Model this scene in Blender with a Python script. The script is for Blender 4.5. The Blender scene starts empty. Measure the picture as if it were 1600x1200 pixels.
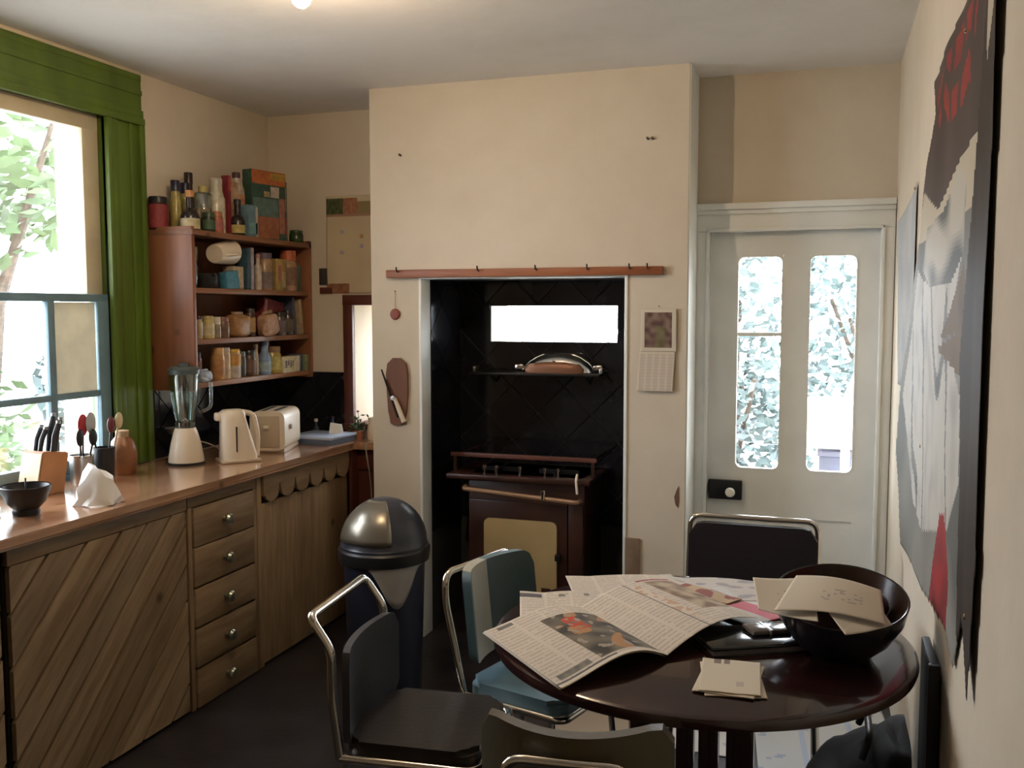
import bpy, bmesh, math, random
from mathutils import Vector, Matrix, noise
R_ = math.radians
C = bpy.context.scene.collection
sc = bpy.context.scene

# ------------------------------------------------------------------ camera, sky, exposure
cam = bpy.data.cameras.new('camera'); co = bpy.data.objects.new('camera', cam); C.objects.link(co)
cam.sensor_fit = 'HORIZONTAL'; cam.sensor_width = 36.0; cam.lens = 1480.83 / 1600 * 36.0
cam.clip_start = .02; cam.clip_end = 200
co.location = (0, 0, 1.6)
co.rotation_euler = (R_(90 - 4.48069), R_(0.06), R_(18.28521))
sc.camera = co
sc.view_settings.view_transform = 'Standard'; sc.view_settings.look = 'None'
sc.view_settings.gamma = 1.0; sc.view_settings.exposure = 0.12; sc.view_settings.use_curve_mapping = False

SKY = 18.0
BULB = 600.0
w = bpy.data.worlds.new('overcast_sky'); sc.world = w; w.use_nodes = True
bg = w.node_tree.nodes['Background']; bg.inputs['Color'].default_value = (.84, .91, 1.0, 1); bg.inputs['Strength'].default_value = SKY

def portal(name, loc, rot, sx, sy):
    l = bpy.data.lights.new(name, 'AREA'); l.shape = 'RECTANGLE'; l.size = sx; l.size_y = sy
    l.cycles.is_portal = True
    o = bpy.data.objects.new(name, l); o.location = loc; o.rotation_euler = rot; C.objects.link(o)
portal('portal_side_window', (-3.20, 2.78, 1.67), (0, R_(-90), 0), 1.5, 1.2)
portal('portal_corner_window', (-2.27, 4.93, 1.31), (R_(-90), 0, 0), .32, .66)
portal('portal_slit_window', (-1.32, 4.93, 1.53), (R_(-90), 0, 0), .70, .2)
portal('portal_door', (-.14, 4.56, 1.36), (R_(-90), 0, 0), .62, 1.0)

# ------------------------------------------------------------------ materials
MATS = {}
def nt(m): m.use_nodes = True; return m.node_tree.nodes, m.node_tree.links
def mat(name, col, rough=.6, metal=0., var=.0, vscale=6., bump=0., bscale=40., spec=.5, coat=0., stretch=(1,1,1), col2=None, trans=0.):
    m = bpy.data.materials.new(name); n, l = nt(m); b = n['Principled BSDF']
    b.inputs['Base Color'].default_value = (*col, 1); b.inputs['Roughness'].default_value = rough
    b.inputs['Metallic'].default_value = metal; b.inputs['Specular IOR Level'].default_value = spec
    b.inputs['Coat Weight'].default_value = coat
    tc = n.new('ShaderNodeTexCoord'); mp = n.new('ShaderNodeMapping'); mp.inputs['Scale'].default_value = stretch
    l.new(tc.outputs['Object'], mp.inputs['Vector'])
    if var > 0 or col2:
        t = n.new('ShaderNodeTexNoise'); t.inputs['Scale'].default_value = vscale; t.inputs['Detail'].default_value = 5
        l.new(mp.outputs[0], t.inputs['Vector'])
        r = n.new('ShaderNodeValToRGB'); r.color_ramp.elements[0].position = .34; r.color_ramp.elements[1].position = .66
        a = col2 if col2 else tuple(c * (1 - var) for c in col); c2 = col if col2 else tuple(min(1, c * (1 + var * .6)) for c in col)
        r.color_ramp.elements[0].color = (*a, 1); r.color_ramp.elements[1].color = (*c2, 1)
        l.new(t.outputs['Fac'], r.inputs[0]); l.new(r.outputs[0], b.inputs['Base Color'])
    if bump > 0:
        t = n.new('ShaderNodeTexNoise'); t.inputs['Scale'].default_value = bscale; t.inputs['Detail'].default_value = 4
        l.new(mp.outputs[0], t.inputs['Vector'])
        bp = n.new('ShaderNodeBump'); bp.inputs['Strength'].default_value = bump; bp.inputs['Distance'].default_value = .01
        l.new(t.outputs['Fac'], bp.inputs['Height']); l.new(bp.outputs[0], b.inputs['Normal'])
    MATS[name] = m; return m
def wood(name, c1, c2, rough=.45, axis='Y', scale=9., coat=0., ringy=.5):
    m = bpy.data.materials.new(name); n, l = nt(m); b = n['Principled BSDF']
    tc = n.new('ShaderNodeTexCoord'); mp = n.new('ShaderNodeMapping')
    s = {'X': (.12, 1, 1), 'Y': (1, .12, 1), 'Z': (1, 1, .12)}[axis]; mp.inputs['Scale'].default_value = s
    l.new(tc.outputs['Object'], mp.inputs['Vector'])
    t = n.new('ShaderNodeTexNoise'); t.inputs['Scale'].default_value = scale; t.inputs['Detail'].default_value = 6; t.inputs['Distortion'].default_value = ringy
    t2 = n.new('ShaderNodeTexNoise'); t2.inputs['Scale'].default_value = scale * 5; t2.inputs['Detail'].default_value = 3
    l.new(mp.outputs[0], t.inputs['Vector']); l.new(mp.outputs[0], t2.inputs['Vector'])
    # knots: small dark spots
    v = n.new('ShaderNodeTexVoronoi'); v.inputs['Scale'].default_value = 5.0; l.new(tc.outputs['Object'], v.inputs['Vector'])
    kr = n.new('ShaderNodeValToRGB'); kr.color_ramp.elements[0].position = .05; kr.color_ramp.elements[0].color = (.35, .3, .25, 1)
    kr.color_ramp.elements[1].position = .13; kr.color_ramp.elements[1].color = (1, 1, 1, 1); l.new(v.outputs['Distance'], kr.inputs[0])
    mx = n.new('ShaderNodeMath'); mx.operation = 'MULTIPLY_ADD'; mx.inputs[1].default_value = .35; l.new(t2.outputs['Fac'], mx.inputs[0]); 
    ml = n.new('ShaderNodeMath'); ml.operation = 'MULTIPLY'; ml.inputs[1].default_value = .65; l.new(t.outputs['Fac'], ml.inputs[0]); l.new(ml.outputs[0], mx.inputs[2])
    r = n.new('ShaderNodeValToRGB'); r.color_ramp.elements[0].position = .38; r.color_ramp.elements[1].position = .62
    r.color_ramp.elements[0].color = (*c1, 1); r.color_ramp.elements[1].color = (*c2, 1)
    l.new(mx.outputs[0], r.inputs[0])
    mm = n.new('ShaderNodeMix'); mm.data_type = 'RGBA'; mm.blend_type = 'MULTIPLY'; mm.inputs[0].default_value = 1
    l.new(r.outputs[0], mm.inputs[6]); l.new(kr.outputs[0], mm.inputs[7]); l.new(mm.outputs[2], b.inputs['Base Color'])
    b.inputs['Roughness'].default_value = rough; b.inputs['Coat Weight'].default_value = coat; b.inputs['Coat Roughness'].default_value = .2
    bp = n.new('ShaderNodeBump'); bp.inputs['Strength'].default_value = .15; bp.inputs['Distance'].default_value = .004
    l.new(mx.outputs[0], bp.inputs['Height']); l.new(bp.outputs[0], b.inputs['Normal'])
    MATS[name] = m; return m
def glass(name, tint=(1, 1, 1), f=.08, rough=.02):
    m = bpy.data.materials.new(name); n, l = nt(m); n.remove(n['Principled BSDF'])
    o = n['Material Output']; t = n.new('ShaderNodeBsdfTransparent'); t.inputs[0].default_value = (*tint, 1)
    g = n.new('ShaderNodeBsdfGlossy'); g.inputs['Roughness'].default_value = rough; g.inputs[0].default_value = (1, 1, 1, 1)
    x = n.new('ShaderNodeMixShader'); lw = n.new('ShaderNodeLayerWeight'); lw.inputs['Blend'].default_value = .25
    k = n.new('ShaderNodeMath'); k.operation = 'MULTIPLY_ADD'; k.inputs[1].default_value = .55; k.inputs[2].default_value = f
    l.new(lw.outputs['Fresnel'], k.inputs[0]); l.new(k.outputs[0], x.inputs[0]); l.new(t.outputs[0], x.inputs[1]); l.new(g.outputs[0], x.inputs[2]); l.new(x.outputs[0], o.inputs[0])
    MATS[name] = m; return m
def attrmat(name, rough=.8, spec=.3):
    m = bpy.data.materials.new(name); n, l = nt(m); b = n['Principled BSDF']; a = n.new('ShaderNodeAttribute'); a.attribute_name = 'print'
    l.new(a.outputs['Color'], b.inputs['Base Color']); b.inputs['Roughness'].default_value = rough; b.inputs['Specular IOR Level'].default_value = spec
    MATS[name] = m; return m

def plaster(name, col, stain, lo, hi, sc_=1.6):
    m = mat(name, col, .85, bump=.18, bscale=14)
    n, l = nt(m); b = n['Principled BSDF']; tc = n.new('ShaderNodeTexCoord')
    t = n.new('ShaderNodeTexNoise'); t.inputs['Scale'].default_value = sc_; t.inputs['Detail'].default_value = 7; t.inputs['Roughness'].default_value = .65
    l.new(tc.outputs['Object'], t.inputs['Vector']); r = n.new('ShaderNodeValToRGB')
    r.color_ramp.elements[0].position = lo; r.color_ramp.elements[0].color = (*stain, 1); r.color_ramp.elements[1].position = hi; r.color_ramp.elements[1].color = (*col, 1)
    l.new(t.outputs['Fac'], r.inputs[0]); l.new(r.outputs[0], b.inputs['Base Color']); return m
M_wall = plaster('wall_plaster', (.67, .59, .465), (.60, .51, .39), .3, .62)
M_ceil = plaster('ceiling_paint', (.82, .79, .76), (.74, .71, .66), .3, .6)
M_floor = mat('floor_lino', (.022, .020, .024), .33, var=.5, vscale=5, bump=.1, bscale=30)
M_green = mat('green_gloss', (.095, .155, .018), .42, var=.22, vscale=9, stretch=(1, 1, .2))
M_white = mat('white_gloss', (.84, .85, .81), .4, var=.07, vscale=4)
M_cream = mat('cream_gloss', (.60, .52, .36), .45, var=.1, vscale=8)
M_blue = mat('blue_grey_gloss', (.14, .24, .29), .4, var=.15, vscale=8)
M_tile = mat('black_tile', (.012, .012, .016), .13, var=.4, vscale=5)
M_grout = mat('dark_grout', (.03, .028, .026), .8)
M_pine = wood('pine_boards', (.18, .11, .055), (.34, .24, .135), .5, 'Y')
M_pineZ = wood('pine_upright', (.18, .11, .055), (.33, .23, .13), .5, 'Z')
M_pineY = wood('pine_rail', (.19, .12, .06), (.33, .23, .13), .5, 'Y')
M_top = wood('varnished_worktop', (.30, .145, .075), (.50, .29, .165), .17, 'Y', coat=1.)
M_shelf = wood('red_brown_shelf', (.17, .06, .026), (.27, .105, .045), .45, 'Z', scale=6)
M_shelfY = wood('red_brown_board', (.18, .075, .035), (.27, .12, .055), .45, 'Y', scale=6)
M_strip = wood('orange_brown_strip', (.22, .065, .02), (.33, .11, .04), .5, 'X')
M_frame = mat('red_brown_frame', (.11, .03, .018), .45, var=.2)
M_table = mat('dark_table_veneer', (.028, .009, .009), .17, var=.35, vscale=5, coat=.6)
M_chrome = mat('chrome', (.72, .68, .62), .14, 1.)
M_steel = mat('steel', (.5, .5, .48), .3, 1.)
M_darkmet = mat('dark_metal', (.03, .028, .028), .35, .6)
M_blackvinyl = mat('black_vinyl', (.014, .011, .013), .42, bump=.15, bscale=60)
M_brownvinyl = mat('dark_brown_vinyl', (.018, .013, .011), .45, bump=.15, bscale=60)
M_slate = mat('slate_vinyl', (.035, .034, .040), .45, bump=.15, bscale=60)
M_teal = mat('teal_vinyl', (.06, .10, .10), .42, bump=.1, bscale=60)
M_creamvinyl = mat('cream_vinyl', (.38, .36, .28), .42, bump=.1, bscale=60)
M_olive = mat('olive_vinyl', (.085, .068, .036), .45, bump=.1, bscale=60)
M_plastic = mat('cream_plastic', (.74, .64, .50), .33)
M_plastic2 = mat('cream_plastic_shade', (.52, .42, .30), .4)
M_black = mat('black', (.012, .012, .014), .4)
M_stove = mat('brown_enamel', (.045, .017, .012), .32, var=.4, vscale=5)
M_stovepanel = mat('cream_enamel', (.50, .37, .18), .35, var=.08)
M_brass = mat('brass', (.75, .62, .35), .25, 1.)
M_glass = glass('window_glass')
M_jar = glass('clear_glass', (.86, .93, .92), .12)
M_brick = mat('outside_brick', (.30, .26, .22), .9, var=.35, vscale=12)
M_leafA = mat('leaf_green', (.10, .155, .07), .5, var=.4, vscale=2)
M_leafB = mat('leaf_blue_green', (.10, .14, .135), .5, var=.4, vscale=2)
M_bark = mat('bark', (.10, .075, .055), .9, var=.4, vscale=20)
M_soil = mat('garden_ground', (.42, .41, .37), .95, var=.3, vscale=3)
M_paint_out = mat('white_outdoor_paint', (.75, .75, .72), .6)
M_print = attrmat('newsprint')
M_gprint = attrmat('glossy_print', .6, .3)

# ------------------------------------------------------------------ mesh helpers
def NB(): return bmesh.new()
def box(bm, x0, x1, y0, y1, z0, z1, bev=0., M=None):
    vs = [bm.verts.new((x, y, z)) for x in (x0, x1) for y in (y0, y1) for z in (z0, z1)]
    f = [(0, 1, 3, 2), (4, 6, 7, 5), (0, 4, 5, 1), (2, 3, 7, 6), (0, 2, 6, 4), (1, 5, 7, 3)]
    fs = [bm.faces.new([vs[i] for i in q]) for q in f]
    if bev > 0:
        es = list({e for q in fs for e in q.edges})
        r = bmesh.ops.bevel(bm, geom=es, offset=bev, segments=2, affect='EDGES', profile=.5)
        vs = list({v for q in r['faces'] for v in q.verts} | {v for v in vs if v.is_valid})
    if M is not None: bmesh.ops.transform(bm, matrix=M, verts=[v for v in vs if v.is_valid])
    return vs
def lathe(bm, prof, seg=24, c=(0, 0, 0), M=None, arc=None):
    rings = []; allv = []
    for r, z in prof:
        if r < 1e-5: v = bm.verts.new((c[0], c[1], c[2] + z)); rings.append([v]); allv.append(v)
        else:
            rg = [bm.verts.new((c[0] + r * math.cos(2 * math.pi * k / seg), c[1] + r * math.sin(2 * math.pi * k / seg), c[2] + z)) for k in range(seg)]
            rings.append(rg); allv += rg
    for a, b in zip(rings, rings[1:]):
        for k in range(seg):
            k2 = (k + 1) % seg
            if len(a) == 1 and len(b) == 1: continue
            if len(a) == 1: bm.faces.new((a[0], b[k2], b[k]))
            elif len(b) == 1: bm.faces.new((a[k], a[k2], b[0]))
            else: bm.faces.new((a[k], a[k2], b[k2], b[k]))
    if M is not None: bmesh.ops.transform(bm, matrix=M, verts=allv)
    return allv
def cyl(bm, r, z0, z1, c=(0, 0, 0), seg=20, bev=0., M=None):
    p = [(0, z0), (r - bev, z0), (r, z0 + bev), (r, z1 - bev), (r - bev, z1), (0, z1)] if bev else [(0, z0), (r, z0), (r, z1), (0, z1)]
    return lathe(bm, p, seg, c, M)
def smooth_path(pts, rad, n=5):
    P = [Vector(p) for p in pts]; out = [P[0]]
    for i in range(1, len(P) - 1):
        a, b, c = P[i - 1], P[i], P[i + 1]; d1 = (a - b); d2 = (c - b)
        r = min(rad, d1.length * .48, d2.length * .48); p0 = b + d1.normalized() * r; p1 = b + d2.normalized() * r
        for k in range(n + 1):
            t = k / n; out.append((1 - t) ** 2 * p0 + 2 * t * (1 - t) * b + t * t * p1)
    out.append(P[-1]); return out
def tube(bm, pts, r, seg=10, rad=0.):
    P = smooth_path(pts, rad) if rad > 0 else [Vector(p) for p in pts]
    rings = []; up = None
    for i, p in enumerate(P):
        d = (P[min(i + 1, len(P) - 1)] - P[max(i - 1, 0)]).normalized()
        if up is None: up = d.orthogonal().normalized()
        up = (up - d * up.dot(d)); up = up.normalized() if up.length > 1e-6 else d.orthogonal().normalized()
        s = d.cross(up); rr = r[i] if isinstance(r, (list, tuple)) else r
        rings.append([bm.verts.new(p + (up * math.cos(2 * math.pi * k / seg) + s * math.sin(2 * math.pi * k / seg)) * rr) for k in range(seg)])
    for a, b in zip(rings, rings[1:]):
        for k in range(seg): bm.faces.new((a[k], a[(k + 1) % seg], b[(k + 1) % seg], b[k]))
    bm.faces.new(rings[0][::-1]); bm.faces.new(rings[-1])
def prism(bm, poly, o, u, v, n, d0, d1):
    """polygon (s,t) in plane o+s*u+t*v, extruded along n from d0 to d1"""
    o, u, v, n = Vector(o), Vector(u), Vector(v), Vector(n)
    a = [bm.verts.new(o + u * s + v * t + n * d0) for s, t in poly]; b = [bm.verts.new(o + u * s + v * t + n * d1) for s, t in poly]
    k = len(poly); bm.faces.new(a[::-1]); bm.faces.new(b)
    for i in range(k): bm.faces.new((a[i], a[(i + 1) % k], b[(i + 1) % k], b[i]))
def rrect(w_, h_, r, n=5, x0=0, y0=0):
    out = []
    for cx, cy, a in ((w_ - r, r, -90), (w_ - r, h_ - r, 0), (r, h_ - r, 90), (r, r, 180)):
        for k in range(n + 1):
            t = R_(a + 90 * k / n); out.append((x0 + cx + r * math.cos(t), y0 + cy + r * math.sin(t)))
    return out
def clip_poly(p, x0, x1, y0, y1):
    def cl(p, f, inter):
        o = []
        for i in range(len(p)):
            a, b = p[i - 1], p[i]
            if f(b):
                if not f(a): o.append(inter(a, b))
                o.append(b)
            elif f(a): o.append(inter(a, b))
        return o
    for ax, val, sg in ((0, x0, 1), (0, x1, -1), (1, y0, 1), (1, y1, -1)):
        f = lambda q: sg * (q[ax] - val) >= 0
        def it(a, b):
            t = (val - a[ax]) / (b[ax] - a[ax]); return (a[0] + (b[0] - a[0]) * t, a[1] + (b[1] - a[1]) * t)
        p = cl(p, f, it)
        if len(p) < 3: return []
    q = []
    for a in p:
        if not q or math.hypot(a[0] - q[-1][0], a[1] - q[-1][1]) > 1e-4: q.append(a)
    if len(q) > 1 and math.hypot(q[0][0] - q[-1][0], q[0][1] - q[-1][1]) < 1e-4: q.pop()
    return q if len(q) >= 3 else []

def obj(name, bm, m, parent=None, flat=False):
    me = bpy.data.meshes.new(name)
    bmesh.ops.recalc_face_normals(bm, faces=bm.faces[:]); bm.to_mesh(me); bm.free()
    if m is not None:
        for x in (m if isinstance(m, (list, tuple)) else [m]): me.materials.append(x)
    if not flat: me.shade_smooth(); me.set_sharp_from_angle(angle=R_(38))
    o = bpy.data.objects.new(name, me); C.objects.link(o)
    if parent is not None: o.parent = parent
    return o
def tag(o, label=None, cat=None, group=None, kind=None):
    if label: o['label'] = label
    if cat: o['category'] = cat
    if group: o['group'] = group
    if kind: o['kind'] = kind
    return o
def thing(name, label, cat, loc=(0, 0, 0), rz=0., group=None, rot=None):
    o = bpy.data.objects.new(name, None); o.empty_display_size = .05; C.objects.link(o)
    o.location = loc; o.rotation_euler = rot if rot else (0, 0, rz)
    return tag(o, label, cat, group)
def struct(name, bm, m, parent=None):
    o = obj(name, bm, m, parent)
    if parent is None: o['kind'] = 'structure'
    return o
def wpart(name, bm, m, root):   # mesh made in world coordinates, root unrotated
    bmesh.ops.translate(bm, verts=bm.verts[:], vec=-Vector(root.location)); return obj(name, bm, m, root)
def B(*a, **k):
    bm = NB(); box(bm, *a, **k); return bm
def T(pts, r, **k):
    bm = NB(); tube(bm, pts, r, **k); return bm
def Lb(prof, seg=24, **k):
    bm = NB(); lathe(bm, prof, seg, **k); return bm

# ------------------------------------------------------------------ room shell
XL, XR, YL, YC, YA, ZC = -2.93, .28, 4.60, 4.18, 4.46, 2.652
bm = NB(); box(bm, XL - .3, XR + .3, -1.3, 4.95, -.12, 0); struct('floor', bm, M_floor)
bm = NB(); box(bm, XL - .3, XR + .3, -1.3, 4.95, ZC, ZC + .15); struct('ceiling', bm, M_ceil)
bm = NB()
for a in ((XL - .28, XL, -1.2, 2.20, 0, ZC), (XL - .28, XL, 3.36, 4.95, 0, ZC), (XL - .28, XL, 2.20, 3.36, 0, .90), (XL - .28, XL, 2.20, 3.36, 2.43, ZC)): box(bm, *a)
struct('wall_left', bm, M_wall)
bm = NB(); box(bm, XR, XR + .25, -1.2, 4.95, 0, ZC); struct('wall_right', bm, M_wall)
bm = NB(); box(bm, XL - .28, XR + .25, -1.4, -1.2, 0, ZC); struct('wall_front', bm, M_wall)
bm = NB()
for a in ((XL, -2.42, YL, 4.95, 0, ZC), (-2.12, -2.10, YL, 4.95, 0, ZC), (-2.42, -2.12, YL, 4.95, 0, .985), (-2.42, -2.12, YL, 4.95, 1.63, ZC)): box(bm, *a)
struct('wall_back', bm, M_wall)
bm = NB()
for a in ((-2.10, -1.842, YC, 4.95, 0, ZC), (-.845, -.577, YC, 4.95, 0, ZC), (-1.842, -.845, YC, 4.95, 1.755, ZC),
          (-1.842, -.845, 4.69, 4.95, 0, 1.435), (-1.842, -.845, 4.69, 4.95, 1.62, 1.755), (-1.842, -1.665, 4.69, 4.95, 1.435, 1.62), (-.99, -.845, 4.69, 4.95, 1.435, 1.62)): box(bm, *a)
breast = struct('wall_chimney', bm, M_wall)
bm = NB()
for a in ((-.577, -.515, YA, 4.72, 0, ZC), (.225, XR, YA, 4.72, 0, ZC), (-.515, .225, YA, 4.72, 1.955, ZC)): box(bm, *a)
struct('wall_alcove', bm, M_wall)
bm = NB(); box(bm, -.84, -.775, YC - .012, YC, .40, .57, .002); o = obj('bare_plaster_patch', bm, mat('bare_plaster', (.25, .17, .11), .9, var=.2), breast)
bm = NB(); prism(bm, [(.0, .05), (.012, .085), (.02, .10), (.022, .03), (.018, .0), (.006, .015)], (-.622, YC, .72), (1, 0, 0), (0, 0, 1), (0, -1, 0), 0, .003); obj('plaster_chip', bm, mat('chip', (.17, .09, .05), .9), breast)
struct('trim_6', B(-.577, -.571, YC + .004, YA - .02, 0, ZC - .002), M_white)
# white trim lining the mouth of the cooker recess
for a, n_ in (((-1.848, -1.834, YC - .008, YC + .10, 0, 1.76), 'trim_1'), ((-.852, -.838, YC - .008, YC + .10, 0, 1.76), 'trim_2'), ((-1.834, -.852, YC - .008, YC + .10, 1.746, 1.76), 'trim_3')):
    struct(n_, B(*a, bev=.002), M_white)

def tiles(parent, o, u, v, n, w_, h_, size, holes=(), gap=.004):
    """diagonally laid square tiles, each one its own piece"""
    d = size / math.sqrt(2); k = 0
    ni = int(w_ / d) + 2; nj = int(h_ / d) + 2
    for i in range(-1, ni):
        for j in range(-1, nj):
            if (i + j) % 2: continue
            g = d - gap; cx, cy = i * d, j * d
            dia = [(cx - g, cy), (cx, cy - g), (cx + g, cy), (cx, cy + g)]
            p = clip_poly(dia, 0.002, w_ - .002, .002, h_ - .002)
            if not p: continue
            bad = False; parts = [p]
            for (a0, a1, b0, b1) in holes:
                new = []
                for q in parts:
                    for rc in ((-9, a0, -9, 9), (a1, 9, -9, 9), (a0, a1, -9, b0), (a0, a1, b1, 9)):
                        c = clip_poly(q, *rc)
                        if c: new.append(c)
                parts = new
            for q in parts:
                ar = abs(sum(q[t - 1][0] * q[t][1] - q[t][0] * q[t - 1][1] for t in range(len(q)))) / 2
                if ar < .0004: continue
                b = NB(); prism(b, q, o, u, v, n, 0, .006 + .0008 * ((i * 7 + j * 3) % 3)); obj('tile', b, M_tile, parent, flat=True)
bm = NB(); box(bm, -1.842, -.845, 4.682, 4.69, 0, 1.435); box(bm, -1.842, -.845, 4.682, 4.69, 1.62, 1.755); box(bm, -1.842, -1.665, 4.682, 4.69, 1.435, 1.62); box(bm, -.99, -.845, 4.682, 4.69, 1.435, 1.62)
box(bm, -1.842, -1.836, YC + .10, 4.69, 0, 1.755); box(bm, -.851, -.845, YC + .10, 4.69, 0, 1.755); box(bm, -1.842, -.845, YC + .1, 4.69, 1.749, 1.755)
nl = struct('trim_4', bm, M_grout)
tiles(nl, (-1.83, 4.682, .5), (1, 0, 0), (0, 0, 1), (0, -1, 0), .975, 1.245, .2, holes=((.165, .84, .935, 1.12),))
tiles(nl, (-1.836, YC + .10, .5), (0, 1, 0), (0, 0, 1), (1, 0, 0), .39, 1.245, .2)
tiles(nl, (-.851, YC + .10, .5), (0, 1, 0), (0, 0, 1), (-1, 0, 0), .39, 1.245, .2)
# dark tiled splashback round the worktop corner
bm = NB(); box(bm, XL, XL + .004, 3.60, YL, .915, 1.24); box(bm, XL, -2.475, YL - .004, YL, .915, 1.262)
sp = struct('trim_5', bm, M_grout)
tiles(sp, (XL + .004, 3.60, .915), (0, 1, 0), (0, 0, 1), (1, 0, 0), .99, .325, .15)
tiles(sp, (XL + .01, YL - .004, .915), (1, 0, 0), (0, 0, 1), (0, -1, 0), .44, .345, .15)

# ------------------------------------------------------------------ side window (green casing, cream and blue sashes)
win = thing('window_1', None, None, (XL, 2.78, .93)); win['kind'] = 'structure'
def moulding(y0, y1, z0, z1, vert):
    b = NB()
    if vert:
        s = 1 if y1 > y0 else -1; W = abs(y1 - y0)
        for a, b_, d in ((0, 1, .018), (.0, .12, .036), (.12, .30, .028), (.62, .72, .026), (.86, 1., .034)):
            ya, yb = sorted((y0 + s * a * W, y0 + s * b_ * W)); box(b, XL - .0, XL + d, ya, yb, z0, z1, .003)
    else:
        H = z1 - z0
        for a, b_, d in ((0, 1, .018), (.0, .14, .036), (.14, .30, .028), (.60, .70, .024), (.88, 1., .020)):
            box(b, XL, XL + d, y0, y1, z0 + a * H, z0 + b_ * H, .003)
    return b
wpart('casing', moulding(3.33, 3.565, .915, 2.415, True), M_green, win)
wpart('casing', moulding(2.21, 1.98, .915, 2.415, True), M_green, win)
wpart('casing_head', moulding(1.98, 3.565, 2.415, 2.636, False), M_green, win)
wpart('casing_cap', B(XL, XL + .022, 1.98, 3.565, 2.636, 2.651, bev=.002), M_cream, win)
wpart('reveal', B(XL - .10, XL + .002, 3.336, 3.362, .93, 2.435), M_green, win)
# upper sash (cream)
XS = XL - .045
wpart('upper_stile', B(XS - .02, XS + .02, 3.245, 3.336, 1.655, 2.43, bev=.004), M_cream, win)
wpart('upper_stile', B(XS - .02, XS + .02, 2.20, 2.265, 1.655, 2.40, bev=.004), M_cream, win)
wpart('top_rail', B(XS - .021, XS + .021, 2.20, 3.336, 2.355, 2.43, bev=.004), M_cream, win)
wpart('upper_pane', B(XS - .002, XS + .002, 2.25, 3.25, 1.65, 2.35), M_glass, win)
# lower sash (blue grey)
XT = XL - .012
wpart('meeting_rail', B(XT - .04, XT + .018, 2.205, 3.334, 1.635, 1.668, bev=.004), M_blue, win)
wpart('lower_stile', B(XT - .018, XT + .018, 3.27, 3.334, .94, 1.64, bev=.004), M_blue, win)
wpart('lower_stile', B(XT - .018, XT + .018, 2.205, 2.265, .94, 1.64, bev=.004), M_blue, win)
wpart('bottom_rail', B(XT - .018, XT + .018, 2.205, 3.325, .93, .985, bev=.004), M_blue, win)
for y in (2.64, 3.015): wpart('muntin', B(XT - .014, XT + .016, y - .018, y + .018, .98, 1.64, bev=.004), M_blue, win)
wpart('glazing_bar', B(XT - .014, XT + .014, 2.26, 3.27, 1.235, 1.262, bev=.004), M_blue, win)
for (a, b_) in ((2.26, 2.625), (2.655, 3.0), (3.03, 3.27)):
    for (z0, z1) in ((.98, 1.235), (1.262, 1.64)): wpart('pane', B(XT - .002, XT + .002, a, b_, z0, z1), M_glass, win)
wpart('sill', B(XL - .12, XL + .03, 2.16, 3.38, .905, .93, bev=.004), M_blue, win)
mm_ = mat('buff_paper', (.66, .61, .47), .8, var=.15, vscale=9)
n, l = nt(mm_); b_ = n['Principled BSDF']; tr = n.new('ShaderNodeBsdfTranslucent'); tr.inputs[0].default_value = (.60, .58, .50, 1); mx = n.new('ShaderNodeMixShader'); mx.inputs[0].default_value = .28
l.new(b_.outputs[0], mx.inputs[1]); l.new(tr.outputs[0], mx.inputs[2]); l.new(mx.outputs[0], n['Material Output'].inputs[0])
wpart('pane_cover', B(XT + .003, XT + .006, 3.034, 3.262, 1.245, 1.632), mm_, win)['label'] = 'buff paper sheet covering one pane'

# ------------------------------------------------------------------ corner window
w2 = thing('window_2', None, None, (-2.27, YL, .985)); w2['kind'] = 'structure'
for a, n_ in (((-2.475, -2.42, YL - .02, YL + .01, .93, 1.665), 'jamb'), ((-2.475, -2.105, YL - .024, YL + .01, 1.625, 1.68), 'head'), ((-2.475, -2.105, YL - .03, YL + .3, .955, .987), 'sill')):
    wpart(n_, B(*a, bev=.003), M_frame, w2)
wpart('outer_frame', B(-2.42, -2.395, 4.88, 4.92, .987, 1.63, bev=.002), M_white, w2)
wpart('pane', B(-2.42, -2.12, 4.90, 4.904, .987, 1.63), M_glass, w2)
w3 = thing('window_3', None, None, (-1.32, 4.9, 1.435)); w3['kind'] = 'structure'
wpart('pane', B(-1.665, -.99, 4.90, 4.904, 1.435, 1.62), M_glass, w3)
wpart('reveal', B(-1.672, -1.66, 4.68, 4.95, 1.43, 1.625), M_white, w3)

# ------------------------------------------------------------------ garden door
dr = thing('door_1', None, None, (-.145, YA, 0)); dr['kind'] = 'structure'
Y0, Y1 = YA + .03, YA + .075   # front and back face of the leaf
bm = NB()
px = ((-.392, -.188), (-.076, .131))
for a in ((-.512, -.392), (-.188, -.076), (.131, .222)): box(bm, a[0], a[1], Y0, Y1, .86, 1.845)
box(bm, -.512, .222, Y0, Y1, 1.845, 1.952); box(bm, -.512, .222, Y0, Y1, .64, .86)
box(bm, -.512, -.42, Y0, Y1, .02, .64); box(bm, -.185, -.085, Y0, Y1, .02, .64); box(bm, .13, .222, Y0, Y1, .02, .64); box(bm, -.42, .13, Y0, Y1, .02, .2)
leaf = wpart('door_leaf', bm, M_white, dr)
for a, b_ in ((-.42, -.185), (-.085, .13)): wpart('lower_panel', B(a, b_, Y0 + .012, Y1 - .01, .2, .64), M_white, dr)
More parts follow.
